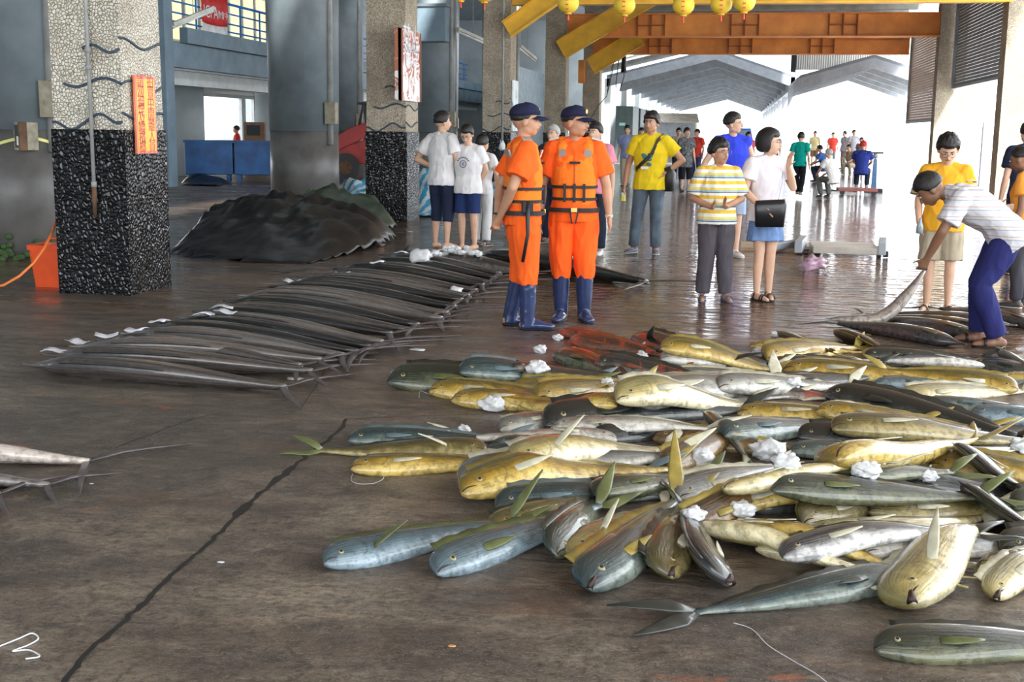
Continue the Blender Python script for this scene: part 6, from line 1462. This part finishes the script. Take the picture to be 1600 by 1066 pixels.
B2((-2.0, 0, 0), (2.2, 4, 3.0)).obj('kiosk_wall', mat('kiosk_cream', (.50, .47, .40), .7), t); B2((-.4, -.05, 0), (2.0, 0, 2.3)).obj('kiosk_shutter', M_STEEL, t)
MB().prism([(-2.2, -1.2, 2.3), (2.5, -1.2, 2.3), (2.3, 0, 2.9), (-2.2, 0, 2.9)], (0, 0, .06)).obj('awning', mat('awning_tan', (.5, .44, .36), .7), t)
p = AY(1046, 180, 91); 
# dark cabinets and ventilation pipes along the left of the far hall
for k in range(4):
    t = empty('dark_locker', (-5.9+.0*k, 64+k*5, 0), 0, ['nearest dark locker along the left of the far hall', 'second dark locker along the left of the far hall', 'third dark locker along the left of the far hall', 'farthest dark locker along the left of the far hall'][k], 'locker')
    B2((-.4, 0, 0), (.5, 3.6, 2.9)).obj('locker_body', mat('dark_green_grey', (.07, .10, .10), .5), t, bevel=.02); B2((-.2, -.02, 1.9), (.1, 0, 2.05)).obj('locker_label', mat('pale_green', (.3, .6, .5), .5), t)
# hanging cables by the far pillar
for i, (pts_, lb) in enumerate([([(967, 50, 46.55), (955, 120, 46), (948, 150, 46), (935, 165, 46), (915, 200, 44)], 'long slack cable hanging from the orange beam to the cap of the officer'), ([(972, 50, 46.55), (962, 135, 46), (968, 142, 46), (975, 120, 46), (978, 50, 46.55)], 'loop of thin cable under the orange beam')]):
    P = [AY(*q_) for q_ in pts_]; tag(MB().loft(P, [.018]*len(P), 5).obj('hanging_cable', M_BLACK, None, smooth=True), lb, 'cable')
# bits on the floor: fishing line, string, scraps
def line(pts_, r_, m, lab, nme='fishing_line'):
    P = [G(*q_)+Vector((0, 0, r_+.002)) for q_ in pts_]; out = []
    for k in range(len(P)*6-5):
        f = k/6; i = min(int(f), len(P)-2); u = f-i; p0, p1, p2, p3 = P[max(i-1, 0)], P[i], P[i+1], P[min(i+2, len(P)-1)]
        out.append(.5*((2*p1)+(-p0+p2)*u+(2*p0-5*p1+4*p2-p3)*u*u+(-p0+3*p1-3*p2+p3)*u**3))
    tag(MB().loft(out, [r_]*len(out), 5).obj(nme, m, None, smooth=True), lab, 'line')
M_NYL = mat('clear_nylon', (.62, .62, .66), .3)
line([(551, 742), (549, 752), (560, 757), (582, 757), (598, 750), (600, 742)], .0015, M_NYL, 'loop of fishing line below the lone gold fish head')
line([(1145, 975), (1175, 985), (1200, 1010), (1240, 1035), (1275, 1055), (1300, 1075)], .0015, M_NYL, 'fishing line lying on the bare floor at the lower right')
line([(0, 1012), (30, 1000), (50, 992), (60, 1000), (45, 1010), (20, 1020), (45, 1018), (62, 1028), (40, 1032)], .0025, mat('white_string', (.7, .75, .8), .6), 'tangled white string at the lower left corner', 'string')
line([(655, 622), (657, 612), (672, 617), (700, 618), (715, 612)], .002, M_NYL, 'short bent fishing line near the golden fish at the heap left end')
random.seed(11)
for i, (x, y, s_, c_, lb) in enumerate([(595, 383, .07, (.75, .45, .42), 'pink fish scrap beside the black tarp'), (652, 548, .06, (.6, .6, .58), 'flat pale scrap below the sailfish tails'), (628, 541, .018, (.85, .85, .85), 'tiny white bead of ice on the floor by the sailfish tails'), (462, 593, .06, (.55, .53, .48), 'pale flat scrap by the nearest sailfish tail'),
        (345, 879, .015, (.7, .72, .75), 'tiny white scrap in the open foreground floor'), (706, 1010, .014, (.6, .3, .12), 'tiny brown shell at the bottom of the floor'), (640, 363, .06, (.7, .72, .74), 'white scrap by the foot of the second pillar'), (143, 756, .010, (.8, .8, .8), 'white speck between the sailfish tail lobes')]):
    p = G(x, y); o = lump('scrap', (p.x, p.y, s_*.12), (s_, s_*.6, s_*.12), mat('scrap_%d' % i, c_, .5), i+20, sub=2); tag(o, lb, 'scrap')
